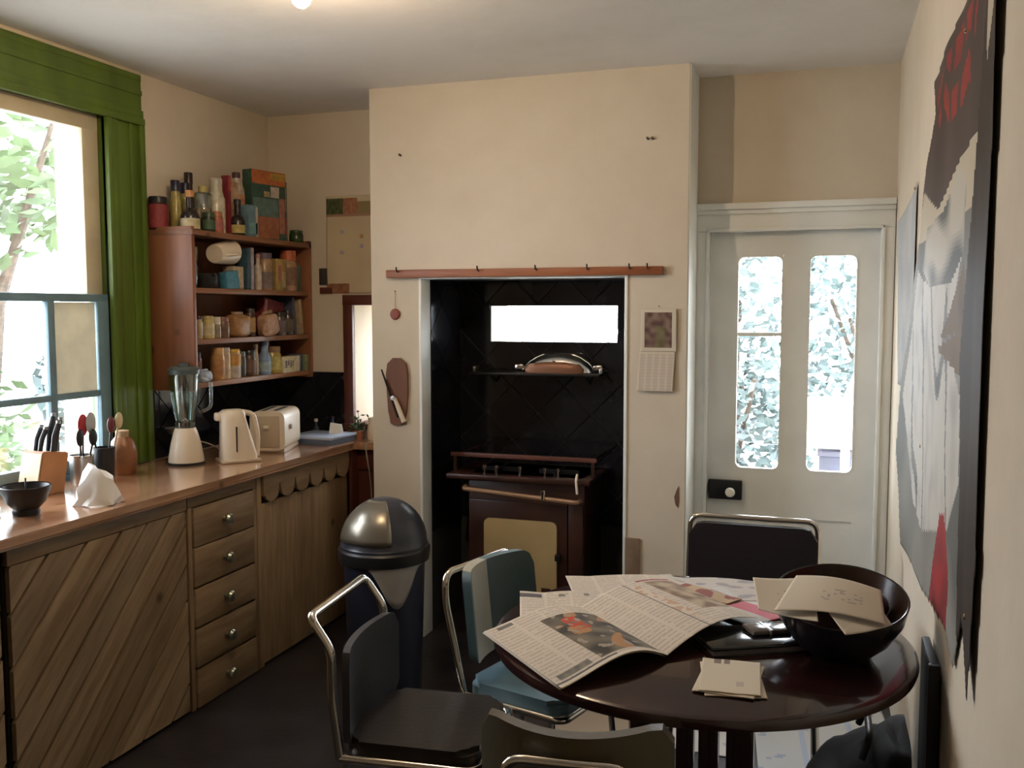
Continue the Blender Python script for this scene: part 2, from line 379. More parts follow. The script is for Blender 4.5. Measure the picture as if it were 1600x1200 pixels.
for a, b_ in px:
    bm = NB()   # bead with rounded lower corners
    W, H = b_ - a, .985
    outer = [(0, 0), (W, 0), (W, H), (0, H)]
    inner = rrect(W - .012, H - .012, .028, 5, .006, .006)
    # ring as strips
    pin = [(x, z) for x, z in inner]
    def proj(x, z):
        cx, cz = W / 2, H / 2; dx, dz = x - cx, z - cz
        t = min((W / 2) / abs(dx) if abs(dx) > 1e-9 else 9e9, (H / 2) / abs(dz) if abs(dz) > 1e-9 else 9e9); return (cx + dx * t, cz + dz * t)
    for i in range(len(pin)):
        p, q = pin[i - 1], pin[i]; P_, Q_ = proj(*p), proj(*q)
        if math.hypot(p[0] - q[0], p[1] - q[1]) < 1e-6: continue
        prism(bm, [p, q, Q_, P_], (a, Y0 - .003, .86), (1, 0, 0), (0, 0, 1), (0, 1, 0), 0, .03)
    wpart('glazing_bead', bm, M_white, dr)
    wpart('pane', B(a, b_, Y0 + .02, Y0 + .024, .86, 1.845), M_glass, dr)
wpart('glazing_bar', B(-.392, -.188, Y0 + .012, Y0 + .036, 1.478, 1.494), M_white, dr)
wpart('lock_box', B(-.505, -.352, Y0 - .028, Y0, .716, .806, bev=.004), M_black, dr).parent = leaf
bm = Lb([(0, 0), (.012, 0), (.010, .018), (.020, .026), (.023, .038), (.018, .05), (0, .054)], 18, M=Matrix.Translation((-.402, Y0 - .028, .757)) @ Matrix.Rotation(R_(90), 4, 'X'))
wpart('door_knob', bm, mat('pale_knob', (.8,.78,.7), .3), dr).parent = leaf
for i, (a, n_) in enumerate((((-.575, -.512, YA - .018, YA + .03, 0, 1.955), 'jamb'), ((.222, .277, YA - .018, YA + .03, 0, 1.955), 'jamb'), ((-.575, .277, YA - .018, YA + .03, 1.955, 2.05), 'head'),
                           ((-.575, .277, YA - .05, YA, 2.05, 2.078), 'cornice'), ((-.575, .277, YA - .034, YA, 2.03, 2.05), 'cornice_bead'), ((-.528, -.512, YA - .028, YA, 0, 1.965), 'architrave_bead'), ((.222, .236, YA - .028, YA, 0, 1.965), 'architrave_bead'), ((-.528, .236, YA - .028, YA, 1.952, 1.967), 'architrave_bead'))):
    wpart(n_, B(*a, bev=.003), M_white, dr)

# ------------------------------------------------------------------ garden outside
bm = NB(); box(bm, -16, 10, -6, 18, -.35, -.2); struct('garden_ground', bm, M_soil)
rng = random.Random(4)
def foliage(name, label, loc, rad, nleaf, size, m, seed, hgt=0., cat='bush', stems=4, gap=-.15):
    r = random.Random(seed); t = thing(name, label, cat, loc)
    bm = NB()
    for _ in range(nleaf):
        while True:
            p = Vector((r.uniform(-1, 1), r.uniform(-1, 1), r.uniform(-1, 1)))
            if p.length < 1: break
        if noise.noise(Vector((p.x * 2.2, p.y * 2.2, p.z * 2.2 + seed))) < gap: continue
        p = Vector((p.x * rad[0], p.y * rad[1], p.z * rad[2] + hgt))
        a = Vector((r.uniform(-1, 1), r.uniform(-1, 1), r.uniform(-.6, .6))).normalized(); b = a.orthogonal().normalized(); s = size * r.uniform(.6, 1.3)
        bm.faces.new([bm.verts.new(p + v) for v in (-a * s, b * s * .45, a * s, -b * s * .45)])
    me = obj('foliage', bm, m, t, flat=True); me['kind'] = 'stuff'
    bm = NB()
    for k in range(stems):
        e = Vector((r.uniform(-.5, .5) * rad[0], r.uniform(-.5, .5) * rad[1], hgt + r.uniform(0, .6) * rad[2]))
        tube(bm, [(r.uniform(-.08, .08), r.uniform(-.08, .08), -.22 - loc[2]), (e.x * .3, e.y * .3, hgt * .6), e], [.07 if cat == 'tree' else .03, .05 if cat == 'tree' else .02, .015], 7)
    obj('trunk', bm, M_bark, t)
    return t
foliage('leafy_tree', 'leafy tree arching above the bushes outside the green framed window', (-5.9, 5.3, 0), (1.0, 1.3, .95), 1500, .10, M_leafA, 3, 2.75, 'tree')
foliage('garden_bush', 'green bush outside the green framed window, behind the lower panes', (-5.2, 6.3, 0), (.7, .9, .75), 1800, .07, M_leafB, 8, .95)
foliage('garden_bush', 'low leafy bush outside the green framed window beside pale fence', (-5.0, 4.0, 0), (.6, .8, .6), 1200, .06, M_leafA, 9, .85)
foliage('climbing_shrub', 'blue green shrub seen through the left pane of the white door', (-.62, 6.6, 0), (.45, .42, 1.4), 3400, .05, M_leafB, 12, .9)
foliage('climbing_shrub', 'tall grey green shrub seen through the right pane of the white door', (.45, 7.8, 0), (.95, .5, 1.5), 4200, .055, M_leafB, 15, 1.5)
t = thing('picket_fence', 'pale wooden picket fence outside the green framed window', 'fence', (-7.4, 6.0, -.2))
obj('rail', B(-.02, .02, -2.2, 2.6, .35, .42), M_paint_out, t); obj('rail', B(-.02, .02, -2.2, 2.6, .95, 1.02), M_paint_out, t)
pk = obj('picket', B(.02, .045, -.05, .05, 0, 1.25, bev=.005), M_paint_out, t)
pk.location = (0, -2.1, 0)
for k in range(1, 26):
    c = pk.copy(); C.objects.link(c); c.parent = t; c.location = (0, -2.1 + k * .185, 0)
t = thing('garden_table', 'white garden table seen low through the right pane of the door', 'table', (.24, 5.85, -.2))
obj('table_top', B(-.42, .42, -.3, .3, 1.02, 1.26, bev=.01), M_paint_out, t)
for x in (-.38, -.12, .14, .38):
    for y in (-.25, .25): obj('leg', B(x - .025, x + .025, y - .025, y + .025, 0, 1.02), M_paint_out, t)
t = thing('red_crate', 'reddish brown crate under the white garden table outside', 'crate', (.34, 5.88, -.2))
obj('crate_body', B(-.1, .1, -.14, .14, 0, .95, bev=.01), mat('crate_red', (.22, .09, .07), .7), t); obj('crate_lid', B(-.11, .11, -.15, .15, .95, .98, bev=.004), mat('crate_lid', (.26, .12, .1), .7), t)
t = thing('grey_crate', 'grey blue crate under the white garden table outside', 'crate', (.08, 5.88, -.2))
obj('crate_body', B(-.1, .1, -.14, .14, 0, .95, bev=.01), mat('crate_grey', (.16, .17, .24), .7), t); obj('crate_lid', B(-.11, .11, -.15, .15, .95, .98, bev=.004), mat('crate_lid2', (.2, .2, .28), .7), t)
tag(obj('leaning_plank', T([(.12, 5.80, 1.065), (.28, 5.85, 1.50)], .022), M_paint_out), 'pale plank leaning on the white garden table outside the door', 'plank')
tag(obj('bare_branch', T([(-.6, 5.8, -.21), (-.55, 5.8, 1.2), (-.5, 5.8, 1.5), (-.36, 5.82, 1.65), (-.3, 5.8, 1.95), (-.2, 5.8, 2.2)], .014, rad=.1), mat('pale_bark', (.5, .45, .38), .8)), 'thin curving pale branch outside the left pane of the door', 'branch')

# ------------------------------------------------------------------ worktop and base units
wt = NB(); prism(wt, [(-2.92, 1.2), (-2.338, 1.2), (-2.338, 4.41), (-2.11, 4.44), (-2.11, 4.592), (-2.92, 4.592)], (0, 0, .872), (1, 0, 0), (0, 1, 0), (0, 0, 1), 0, .038)
bmesh.ops.bevel(wt, geom=[e for e in wt.edges if abs(e.verts[0].co.z - e.verts[1].co.z) < 1e-6 and abs(e.verts[0].co.x - e.verts[1].co.x) < 1e-3 and e.verts[0].co.x > -2.4 and e.verts[0].co.x < -2.3], offset=.009, segments=3, affect='EDGES')
tag(obj('worktop', wt, M_top), 'long varnished wooden worktop running under the green framed window', 'worktop')
XF = -2.36
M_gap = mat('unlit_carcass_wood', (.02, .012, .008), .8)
def cabinet(name, label, y0, y1):
    t = thing(name, label, 'cabinet', (XF, (y0 + y1) / 2, 0))
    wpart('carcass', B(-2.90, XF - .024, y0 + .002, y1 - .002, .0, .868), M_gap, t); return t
def board_door(t, y0, y1, z0, z1, name='board', bw=.118):
    # diagonal boards rising away from the camera, each one its own piece
    s2 = math.sqrt(2); H = z1 - z0; W = y1 - y0; k = 0; rr = random.Random(7)
    c0 = -H
    while c0 < W:
        wd = bw * s2 * rr.uniform(.8, 1.15)
        g = .0055 * s2
        p = [(c0 + g, 0), (c0 + wd - g, 0), (c0 + wd - g + H, H), (c0 + g + H, H)]
        q = clip_poly(p, 0, W, 0, H)
        if q:
            b = NB(); prism(b, q, (XF - .018, y0, z0), (0, 1, 0), (0, 0, 1), (1, 0, 0), 0, .018 + rr.uniform(-.0015, .0015))
            o_ = NB(); b2 = b
            wpart(name, b2, M_diag[k % 3], t); k += 1
        c0 += wd
def diagwood(name, f):
    m = wood(name, tuple(c * f for c in (.18, .115, .058)), tuple(c * f for c in (.35, .25, .145)), .5, 'X')
    for nd in m.node_tree.nodes:
        if nd.type == 'MAPPING': nd.vector_type = 'TEXTURE'; nd.inputs['Rotation'].default_value = (R_(45), 0, 0); nd.inputs['Scale'].default_value = (1, 8, 1)
    return m
M_diag = [diagwood('diagonal_board_a', 1.0), diagwood('diagonal_board_b', .85), diagwood('diagonal_board_c', 1.12)]
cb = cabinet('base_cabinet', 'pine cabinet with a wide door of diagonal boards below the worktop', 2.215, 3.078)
board_door(cb, 2.225, 3.068, .012, .815)
wpart('top_rail', B(XF - .022, XF + .001, 2.217, 3.076, .818, .868, bev=.002), M_pineY, cb)
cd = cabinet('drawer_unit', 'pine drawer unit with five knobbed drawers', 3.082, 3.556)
wpart('top_rail', B(XF - .022, XF, 3.084, 3.554, .822, .868, bev=.002), M_pineY, cd)
for s in ((3.084, 3.108), (3.532, 3.554)): wpart('side_stile', B(XF - .022, XF - .001, s[0], s[1], .0, .822, bev=.002), M_pineZ, cd)
for k in range(5):
    zc = (.738, .576, .412, .247, .082)[k]
    d = wpart('drawer', B(XF - .02, XF + .006, 3.112, 3.528, zc - .078, zc + .078, bev=.004), M_pineY, cd)
    kn = Lb([(0, 0), (.010, 0), (.008, .014), (.020, .022), (.024, .032), (.018, .042), (0, .045)], 16, M=Matrix.Translation((XF + .006, 3.305, zc)) @ Matrix.Rotation(R_(90), 4, 'Y'))
    wpart('knob', kn, mat('knob_metal%d' % k, (.32, .34, .28), .3, .8), cd).parent = d
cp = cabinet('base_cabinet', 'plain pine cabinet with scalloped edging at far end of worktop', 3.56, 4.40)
wpart('door', B(XF - .022, XF - .004, 3.60, 4.395, .012, .738, bev=.003), M_pineZ, cp)
wpart('stile', B(XF - .022, XF - .001, 3.562, 3.597, .0, .868, bev=.003), M_pineZ, cp)
pts = [(3.60, .868), (3.60, .80)]
ns = 6; wv = (4.395 - 3.60) / ns; pts = [(3.60, .868), (3.60, .775)]
for k in range(ns):   # hanging lobes with narrow notches between them
    for j in range(9):
        a = math.pi * j / 8; pts.append((3.60 + wv * k + .012 + (wv - .024) * (1 - math.cos(a)) / 2, .775 - .032 * math.sin(a)))
    if k < ns - 1: pts += [(3.60 + wv * (k + 1) - .004, .815), (3.60 + wv * (k + 1) + .004, .815)]
pts += [(4.395, .775), (4.395, .868)]
bm = NB()
prism(bm, pts, (XF - .004, 0, 0), (0, 1, 0), (0, 0, 1), (1, 0, 0), 0, .014); wpart('scalloped_valance', bm, M_pineY, cp)
ce = thing('corner_unit', 'small dark wood unit with drawer in the corner under the window', 'cabinet', (-2.22, 4.46, 0))
wpart('carcass', B(-2.352, -2.112, 4.475, 4.59, 0, .868), M_frame, ce); wpart('drawer', B(-2.345, -2.12, 4.462, 4.475, .76, .862, bev=.003), M_frame, ce); wpart('side', B(-2.356, -2.338, 4.405, 4.475, 0, .868), M_frame, ce)
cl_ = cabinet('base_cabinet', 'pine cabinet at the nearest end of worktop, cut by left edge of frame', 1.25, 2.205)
wpart('top_rail', B(XF - .022, XF, 1.252, 2.19, .818, .868, bev=.002), M_pineY, cl_)
board_door(cl_, 1.26, 2.185, .012, .815)

# ------------------------------------------------------------------ wall shelves over the worktop
sh = thing('wall_shelves', 'red brown wooden shelf unit crammed with jars beside green window frame', 'shelves', (XL, 4.08, 1.24))
wpart('side_panel', B(XL, -2.675, 3.575, 3.597, 1.235, 1.972, bev=.002), M_shelf, sh)
wpart('side_panel', B(XL, -2.668, 4.572, 4.594, 1.235, 1.972, bev=.002), M_shelf, sh)
for z in (1.958, 1.70, 1.468, 1.272):
    wpart('shelf_board', B(XL + .002, -2.678 if z < 1.9 else -2.668, 3.597 if z < 1.9 else 3.573, 4.572 if z < 1.9 else 4.594, z - .024, z, bev=.002), M_shelfY, sh)
wpart('back_panel', B(XL + .001, XL + .008, 3.597, 4.572, 1.25, 1.94), M_shelf, sh)

CM = {}
def cmat(c, rough=.45):
    k = (tuple(round(x, 3) for x in c), rough)
    if k not in CM: CM[k] = mat('packaging_%d' % len(CM), c, rough, var=.25, vscale=40)
    return CM[k]
def jar(name, label, x, y, z, r, h, body, lid, lab=None, lidh=.022, neck=None, group=None, lidr=None, glassy=False, labz=(.18, .66), cat=None):
    t = thing(name, label, cat or ('bottle' if 'bottle' in name else 'jar' if 'jar' in name else 'tin'), (x, y, z), 0, group)
    hb = h - lidh
    if neck:   # bottle: shoulder then neck
        nr, nh = neck; prof = [(0, 0), (r * .93, 0), (r, .006), (r, hb - nh - r * .9), (r * .8, hb - nh - r * .35), (nr, hb - nh), (nr, hb), (0, hb)]
    else:
        prof = [(0, 0), (r * .93, 0), (r, .005), (r, hb - .012), (r * .86, hb - .002), (r * .86, hb), (0, hb)]
    bm_ = M_jar if glassy else cmat(body, .25)
    obj('body', Lb(prof, 20), bm_, t)
    if glassy: obj('contents', Lb([(0, .004), (r * .88, .004), (r * .88, hb * .62), (0, hb * .64)], 16), cmat(body, .8), t)
    lr = lidr or (neck[0] * 1.25 if neck else r * .92)
    obj('lid', Lb([(0, hb), (lr, hb), (lr, h - .003), (lr * .93, h), (0, h)], 20), cmat(lid, .35), t)
    if lab:
        top = (hb - neck[1] - r) if neck else hb
        obj('paper_label', Lb([(r + .0007, top * labz[0]), (r + .0012, top * labz[0]), (r + .0012, top * labz[1] + top * .12), (r + .0007, top * labz[1] + top * .12)], 20), cmat(lab, .6), t)
    return t
def carton(name, label, x, y, z, sx, sy, sz, c, rz=0., panels=(), tilt=0., cat='box', group=None):
    t = thing(name, label, cat, (x, y, z), 0, group, rot=(tilt, 0, rz))
    obj('box_body', B(-sx / 2, sx / 2, -sy / 2, sy / 2, 0, sz, bev=.0015), cmat(c), t)
    for i, (y0, y1, z0, z1, pc) in enumerate(panels):   # printed patches on the front (+X) face
        obj('printed_panel', B(sx / 2, sx / 2 + .0008, -sy / 2 + y0 * sy, -sy / 2 + y1 * sy, z0 * sz, z1 * sz), cmat(pc), t)
    return t
ZT = 1.958
jar('coffee_jar', 'red labelled black lidded jar at the near end on shelf top', -2.74, 3.60 - .0, ZT, .044, .152, (.05, .015, .015), (.012, .012, .016), (.24, .03, .03), .026, labz=(.1, .8))
for o_ in [o for o in bpy.data.objects if o.name == 'coffee_jar']: o_.location = (-2.880, 3.614, ZT)
jar('oil_bottle', 'yellow bottle with dark blue cap beside the red labelled jar', -2.85, 3.70, ZT, .026, .235, (.36, .30, .09), (.015, .015, .05), None, .05, (.020, .02), lidr=.021)
jar('oil_bottle', 'second blue capped yellow bottle, behind the cream labelled bottle', -2.84, 3.756, ZT, .025, .230, (.36, .31, .10), (.014, .012, .04), None, .05, (.019, .02), lidr=.021)
jar('sauce_bottle', 'small dark bottle with orange cap and cream label on shelf top', -2.74, 3.655, ZT, .042, .180, (.02, .013, .01), (.50, .22, .07), (.50, .44, .27), .03, (.016, .05), labz=(.12, .8))
jar('sauce_bottle', 'tallest dark brown bottle standing on shelf top', -2.86, 3.81, ZT, .024, .285, (.035, .02, .012), (.02, .012, .01), None, .05, (.018, .05), lidr=.02)
jar('storage_jar', 'clear glass jar with a round yellow knob lid on shelf top', -2.79, 3.822, ZT, .043, .22, (.26, .15, .07), (.42, .34, .1), None, .03, None, lidr=.022, glassy=True)
jar('spice_jar', 'squat dark jar with green and red label in front of clear jar', -2.715, 3.755, ZT, .030, .09, (.025, .03, .02), (.03, .07, .03), (.05, .10, .05), .02)
jar('spice_jar', 'squat orange pink jar in front of the cream bottle on shelf top', -2.715, 3.82, ZT, .028, .10, (.35, .12, .06), (.42, .16, .07), (.35, .10, .08), .02)
jar('cream_bottle', 'tall cream plastic bottle on shelf top', -2.77, 3.895, ZT, .042, .265, (.50, .46, .34), (.48, .44, .36), None, .03, (.03, .03), lidr=.03)
carton('thin_red_box', 'thin dark red box standing between cream bottle and brown box', -2.75, 3.948, ZT, .04, .022, .285, (.20, .02, .03), panels=((.1, .9, .75, .95, (.4, .06, .05)),))
carton('brown_box', 'tall pale brown box behind the dark yellow labelled bottle', -2.80, 4.01, ZT, .10, .075, .265, (.36, .22, .12), panels=((.1, .9, .5, .9, (.45, .3, .18)),))
jar('sauce_bottle', 'dark bottle with yellow label in front of the brown box', -2.715, 3.985, ZT, .034, .175, (.02, .015, .012), (.02, .015, .02), (.40, .32, .10), .025, (.014, .05))
jar('flour_jar', 'white bottle with dark cap behind the blue grey carton', -2.79, 4.09, ZT, .040, .32, (.46, .38, .30), (.06, .025, .03), (.44, .20, .10), .03, (.03, .02), lidr=.02, labz=(.5, .8))
carton('blue_carton', 'blue grey carton standing before the large cereal box', -2.71, 4.073, ZT, .05, .085, .155, (.12, .20, .24), panels=((.1, .9, .1, .45, (.14, .30, .30)), (.75, .95, .0, .95, (.45, .42, .34))))
carton('cereal_box', 'largest box on shelf top, dark green with orange top', -2.74, 4.26, ZT, .065, .235, .345, (.035, .085, .06), rz=R_(-12), panels=((0, 1, .80, 1., (.42, .12, .035)), (.55, .8, .62, .78, (.5, .42, .35)), (.03, .78, .33, .6, (.10, .16, .14)), (.03, .78, .02, .33, (.33, .12, .06)), (.80, .97, .1, .62, (.35, .14, .10)), (.55, .98, .88, .98, (.5, .33, .06)), (.35, .52, .62, .7, (.4, .3, .15))))
carton('narrow_box', 'narrow dark box right behind the large green cereal box', -2.77, 4.425, ZT, .09, .05, .315, (.06, .10, .07), panels=((.2, .8, .5, .9, (.4, .3, .2)), (.2, .9, .1, .4, (.35, .1, .07))))
jar('green_tin', 'small dark green tin at the far end on shelf top', -2.73, 4.545, ZT, .038, .07, (.03, .06, .02), (.05, .08, .03), None, .012)
# second shelf
Z2 = 1.70
for k, (x, y, z) in enumerate(((-2.74, 3.65, Z2), (-2.74, 3.65, Z2 + .085), (-2.80, 3.715, Z2 + .0), (-2.80, 3.715, Z2 + .085))):
    t = tag(obj('drinking_glass', Lb([(0, 0), (.024, 0), (.026, .004), (.034, .10), (.032, .10), (.024, .006), (0, .006)], 18), M_jar), ('lower tumbler of the front stack on second shelf', 'upper tumbler of the front stack on second shelf', 'lower tumbler of the rear stack beside the dark pan', 'upper tumbler of the rear stack beside the dark pan')[k], 'glass', 'stacked tumblers on the second shelf'); t.location = (x, y, z)
t = thing('dark_pot', 'dark metal pan at near end of the second shelf under the cup', 'pan', (-2.78, 3.80, Z2))
obj('pan_body', Lb([(0, 0), (.06, 0), (.066, .01), (.07, .07), (.066, .07), (.06, .012), (0, .012)], 24), M_darkmet, t); obj('pan_handle', T([(.06, -.02, .06), (.10, -.05, .065)], .006), M_darkmet, t)
t = thing('cream_cup', 'large cream cup lying on its side atop the second shelf items', 'cup', (-2.72, 3.80, 1.862), rot=(R_(-83), 0, R_(8)))
obj('cup_body', Lb([(0, 0), (.042, 0), (.046, .006), (.062, .155), (.058, .155), (.042, .01), (0, .01)], 26), M_plastic, t)
obj('cup_handle', T([(.045, .01, .03), (.08, .01, .05), (.085, .01, .10), (.055, .01, .13)], .006, rad=.03), M_plastic, t)
carton('blue_packet', 'small turquoise packet below the cream cup', -2.71, 3.905, Z2, .04, .10, .085, (.06, .22, .32), tilt=R_(8), cat='packet')
carton('cream_box', 'short cream box beside the turquoise packet', -2.74, 3.975, Z2, .06, .085, .11, (.50, .40, .27))
carton('teal_book', 'dark teal book standing on second shelf', -2.75, 4.072, Z2, .07, .030, .205, (.04, .09, .12), cat='book')
carton('white_book', 'lilac white book standing beside the teal book', -2.75, 4.106, Z2, .07, .022, .208, (.36, .34, .40), cat='book')
jar('white_bottle', 'slim white bottle to the right of the lilac white book', -2.72, 4.157, Z2, .019, .18, (.50, .42, .34), (.44, .2, .2), None, .02, (.01, .03))
jar('spice_jar', 'tan jar with purple lid on second shelf', -2.73, 4.230, Z2, .042, .19, (.34, .21, .11), (.13, .10, .14), (.18, .13, .12), .03, labz=(.05, .45))
carton('yellow_box', 'mottled yellow box on second shelf', -2.74, 4.35, Z2, .07, .10, .165, (.36, .25, .08), panels=((.2, .5, .3, .8, (.4, .13, .1)), (.55, .9, .1, .6, (.45, .35, .2))))
jar('sauce_jar', 'tan jar with orange red lid on second shelf', -2.73, 4.455, Z2, .046, .215, (.36, .22, .12), (.50, .13, .05), (.22, .12, .07), .055)
carton('green_tin', 'grey green tin at far end of second shelf', -2.74, 4.53, Z2, .06, .05, .14, (.10, .15, .12), cat='tin')
# third shelf
Z3 = 1.468
jar('dark_bottle', 'small dark bottle at near end of third shelf', -2.75, 3.63, Z3, .020, .15, (.03, .012, .015), (.02, .01, .01), None, .02, (.01, .03))
jar('slim_jar', 'slim pale jar beside small dark bottle on third shelf', -2.72, 3.672, Z3, .016, .105, (.40, .32, .18), (.05, .02, .02), None, .015)
jar('mustard_jar', 'pale yellow jar on third shelf', -2.72, 3.738, Z3, .028, .105, (.50, .42, .17), (.44, .36, .14), (.55, .48, .3), .018)
jar('white_lid_jar', 'cream jar with white lid on third shelf', -2.72, 3.80, Z3, .022, .10, (.26, .20, .13), (.55, .50, .38), None, .035)
jar('brown_jar', 'dark brown jar on third shelf', -2.73, 3.865, Z3, .032, .10, (.16, .09, .055), (.2, .07, .05), None, .02)
def bag(name, label, x, y, z, sx, sy, sz, c, rz=0, seed=1, tilt=0):
    t = thing(name, label, 'packet', (x, y, z), rot=(tilt, 0, rz)); b = NB()
    bmesh.ops.create_icosphere(b, subdivisions=3, radius=1)
    for v in b.verts:
        p = v.co.copy(); q = Vector([math.copysign(abs(k) ** .55, k) for k in p]); d = 1 + .16 * noise.noise(p * 2.2 + Vector((seed, 0, 0)))
        v.co = Vector((q.x * sx / 2 * d, q.y * sy / 2 * d, (max(q.z, -.96) + .96) * sz / 2 * (1 + .1 * noise.noise(p * 1.5 + Vector((0, seed, 0))))))
    obj('bag_body', b, cmat(c, .5), t)
    b = NB(); box(b, -.004, .004, -sy * .3, sy * .3, sz * .93, sz * 1.08, .001); obj('folded_top', b, cmat(tuple(k * .8 for k in c), .5), t); return t
bag('orange_bag', 'crumpled orange brown bag on third shelf', -2.73, 3.985, Z3, .09, .15, .115, (.33, .17, .06), seed=3)
jar('dark_jar', 'dark jar with tan stripe in middle of third shelf', -2.73, 4.093, Z3, .026, .14, (.08, .035, .02), (.03, .015, .015), (.40, .25, .1), .02)
bag('tan_bag', 'tan paper bag drooping over the front of the third shelf', -2.69, 4.20, Z3 - .0, .06, .14, .12, (.42, .24, .14), seed=5, tilt=R_(8))
carton('red_packet', 'dark red packet leaning against other goods on third shelf', -2.78, 4.33, Z3, .05, .19, .185, (.20, .035, .04), tilt=R_(-9), cat='packet', panels=((.05, .15, .1, .95, (.45, .2, .2)),))
jar('dark_jar', 'grey brown jar before the dark red packet', -2.71, 4.33, Z3, .034, .12, (.10, .07, .07), (.025, .02, .02), (.14, .10, .1), .022)
jar('dark_jar', 'blackish jar beside the cream book on third shelf', -2.71, 4.41, Z3, .032, .13, (.045, .03, .03), (.02, .015, .02), (.09, .07, .04), .022)
carton('cream_book', 'cream book leaning at far end of third shelf', -2.76, 4.54, Z3, .12, .032, .19, (.40, .30, .18), tilt=R_(6), cat='book')
carton('blue_book', 'thin dark blue book beside the leaning cream book', -2.77, 4.49, Z3, .12, .022, .20, (.07, .08, .13), tilt=R_(6), cat='book')
# bottom shelf
Z4 = 1.272
bag('white_bag', 'crumpled bluish white bag at near end of the bottom shelf', -2.69, 3.655, Z4, .05, .09, .055, (.34, .38, .46), seed=8)
jar('dark_jar', 'dark red jar at near end of bottom shelf', -2.76, 3.69, Z4, .030, .135, (.10, .025, .02), (.03, .012, .014), (.14, .05, .03), .02)
jar('orange_jar', 'tall orange jar on bottom shelf', -2.72, 3.805, Z4, .033, .152, (.46, .24, .09), (.50, .28, .10), (.40, .19, .07), .03)
jar('cream_jar', 'tall cream jar beside the orange jar', -2.72, 3.866, Z4, .023, .15, (.54, .42, .24), (.46, .42, .35), None, .02)
jar('mustard_tin', 'white tin with bright orange yellow top on bottom shelf', -2.72, 3.928, Z4, .036, .140, (.52, .45, .40), (.55, .32, .04), (.50, .26, .06), .02, labz=(.5, .85))
jar('dark_jar', 'slim dark green jar next to the orange yellow topped tin', -2.73, 4.005, Z4, .026, .125, (.06, .06, .045), (.10, .12, .1), None, .025)
jar('dark_jar', 'wide dark brown jar in the middle of bottom shelf', -2.73, 4.075, Z4, .036, .13, (.09, .05, .03), (.02, .02, .02), (.16, .09, .06), .025)
jar('blue_bottle', 'light blue bottle on bottom shelf', -2.71, 4.185, Z4, .032, .172, (.20, .30, .46), (.12, .14, .22), (.30, .40, .44), .025, (.018, .03))
jar('cream_bottle', 'slim cream bottle left of the light blue bottle', -2.73, 4.136, Z4, .015, .155, (.5, .4, .28), (.5, .42, .3), None, .02, (.01, .02))
jar('yellow_tin', 'yellow tin on bottom shelf', -2.73, 4.285, Z4, .046, .14, (.40, .30, .07), (.24, .14, .07), (.45, .38, .12), .03)
carton('tea_box', 'low cream box with dark lettering on bottom shelf', -2.70, 4.385, Z4, .05, .165, .085, (.52, .46, .30), panels=((.12, .22, .3, .75, (.10, .10, .13)), (.28, .36, .45, .75, (.12, .12, .16)), (.42, .5, .3, .75, (.14, .12, .16)), (.56, .62, .4, .75, (.14, .12, .16))))
carton('blue_tin', 'dark blue tin beside the low cream box', -2.73, 4.505, Z4, .06, .06, .09, (.08, .10, .18), cat='tin')
carton('green_box', 'dull green box at far end of bottom shelf', -2.70, 4.55, Z4, .04, .035, .085, (.20, .24, .12))

# ------------------------------------------------------------------ on the worktop
ZW = .91
t = thing('blender', 'glass jug blender on a flared cream base beside the green window frame', 'blender', (-2.72, 3.555, ZW))
obj('motor_base', Lb([(0, 0), (.072, 0), (.078, .008), (.076, .035), (.066, .09), (.052, .145), (.044, .165), (0, .168)], 28), M_plastic, t)
obj('base_ring', Lb([(.079, 0), (.082, 0), (.082, .012), (.079, .012)], 28), M_black, t)
obj('jug', Lb([(.036, .165), (.042, .20), (.058, .30), (.066, .41), (.063, .41), (.055, .30), (.038, .20), (.03, .168)], 28), M_jar, t)
obj('jug_collar', Lb([(0, .163), (.044, .163), (.046, .19), (.040, .195), (0, .195)], 24), glass('smoked', (.5, .5, .45), .15), t)
obj('jug_lid', Lb([(0, .405), (.069, .405), (.071, .425), (.06, .438), (.025, .44), (.022, .455), (0, .456)], 24), mat('smoky_lid', (.07, .09, .09), .3), t)
obj('jug_handle', T([(.052, .03, .39), (.10, .055, .38), (.10, .055, .25), (.05, .03, .23)], .008, rad=.03), M_jar, t)
obj('blade', T([(-.02, 0, .19), (0, 0, .205), (.02, 0, .19)], .003), M_steel, t)
t = thing('electric_kettle', 'cream plastic jug kettle with dark water gauge slot', 'kettle', (-2.545, 3.69, ZW), R_(-42))
pr = []
bm = NB()
rings = []
for (z, x0, x1, wy) in ((0, -.075, .085, .062), (.03, -.078, .085, .064), (.12, -.074, .06, .058), (.20, -.073, .038, .052), (.225, -.078, .035, .048), (.238, -.06, .025, .038)):
    rg = []
    for k in range(24):
        a = 2 * math.pi * k / 24; cx = (x0 + x1) / 2; rx = (x1 - x0) / 2
        ca, sa = math.cos(a), math.sin(a); e = .6
        rg.append(bm.verts.new((cx * -0 + math.copysign(abs(sa) ** e, sa) * wy, cx + math.copysign(abs(ca) ** e, ca) * rx, z)))
    rings.append(rg)
for a, b_ in zip(rings, rings[1:]):
    for k in range(24): bm.faces.new((a[k], a[(k + 1) % 24], b_[(k + 1) % 24], b_[k]))
bm.faces.new(rings[0][::-1]); bm.faces.new(rings[-1])
obj('kettle_body', bm, M_plastic, t)
obj('spout', B(-.018, .018, -.098, -.06, .19, .228, bev=.008), M_plastic, t)
obj('handle', T([(0, .025, .225), (0, .075, .215), (0, .095, .12), (0, .088, .02)], .013, rad=.04), M_plastic, t)
obj('water_gauge', B(.052, .0635, -.018, -.012, .05, .165), M_black, t)
obj('kettle_base', B(-.07, .07, -.085, .095, 0, .014, bev=.006), M_plastic2, t)
t = thing('toaster', 'cream two slice toaster behind the kettle', 'toaster', (-2.585, 4.075, ZW), R_(16))
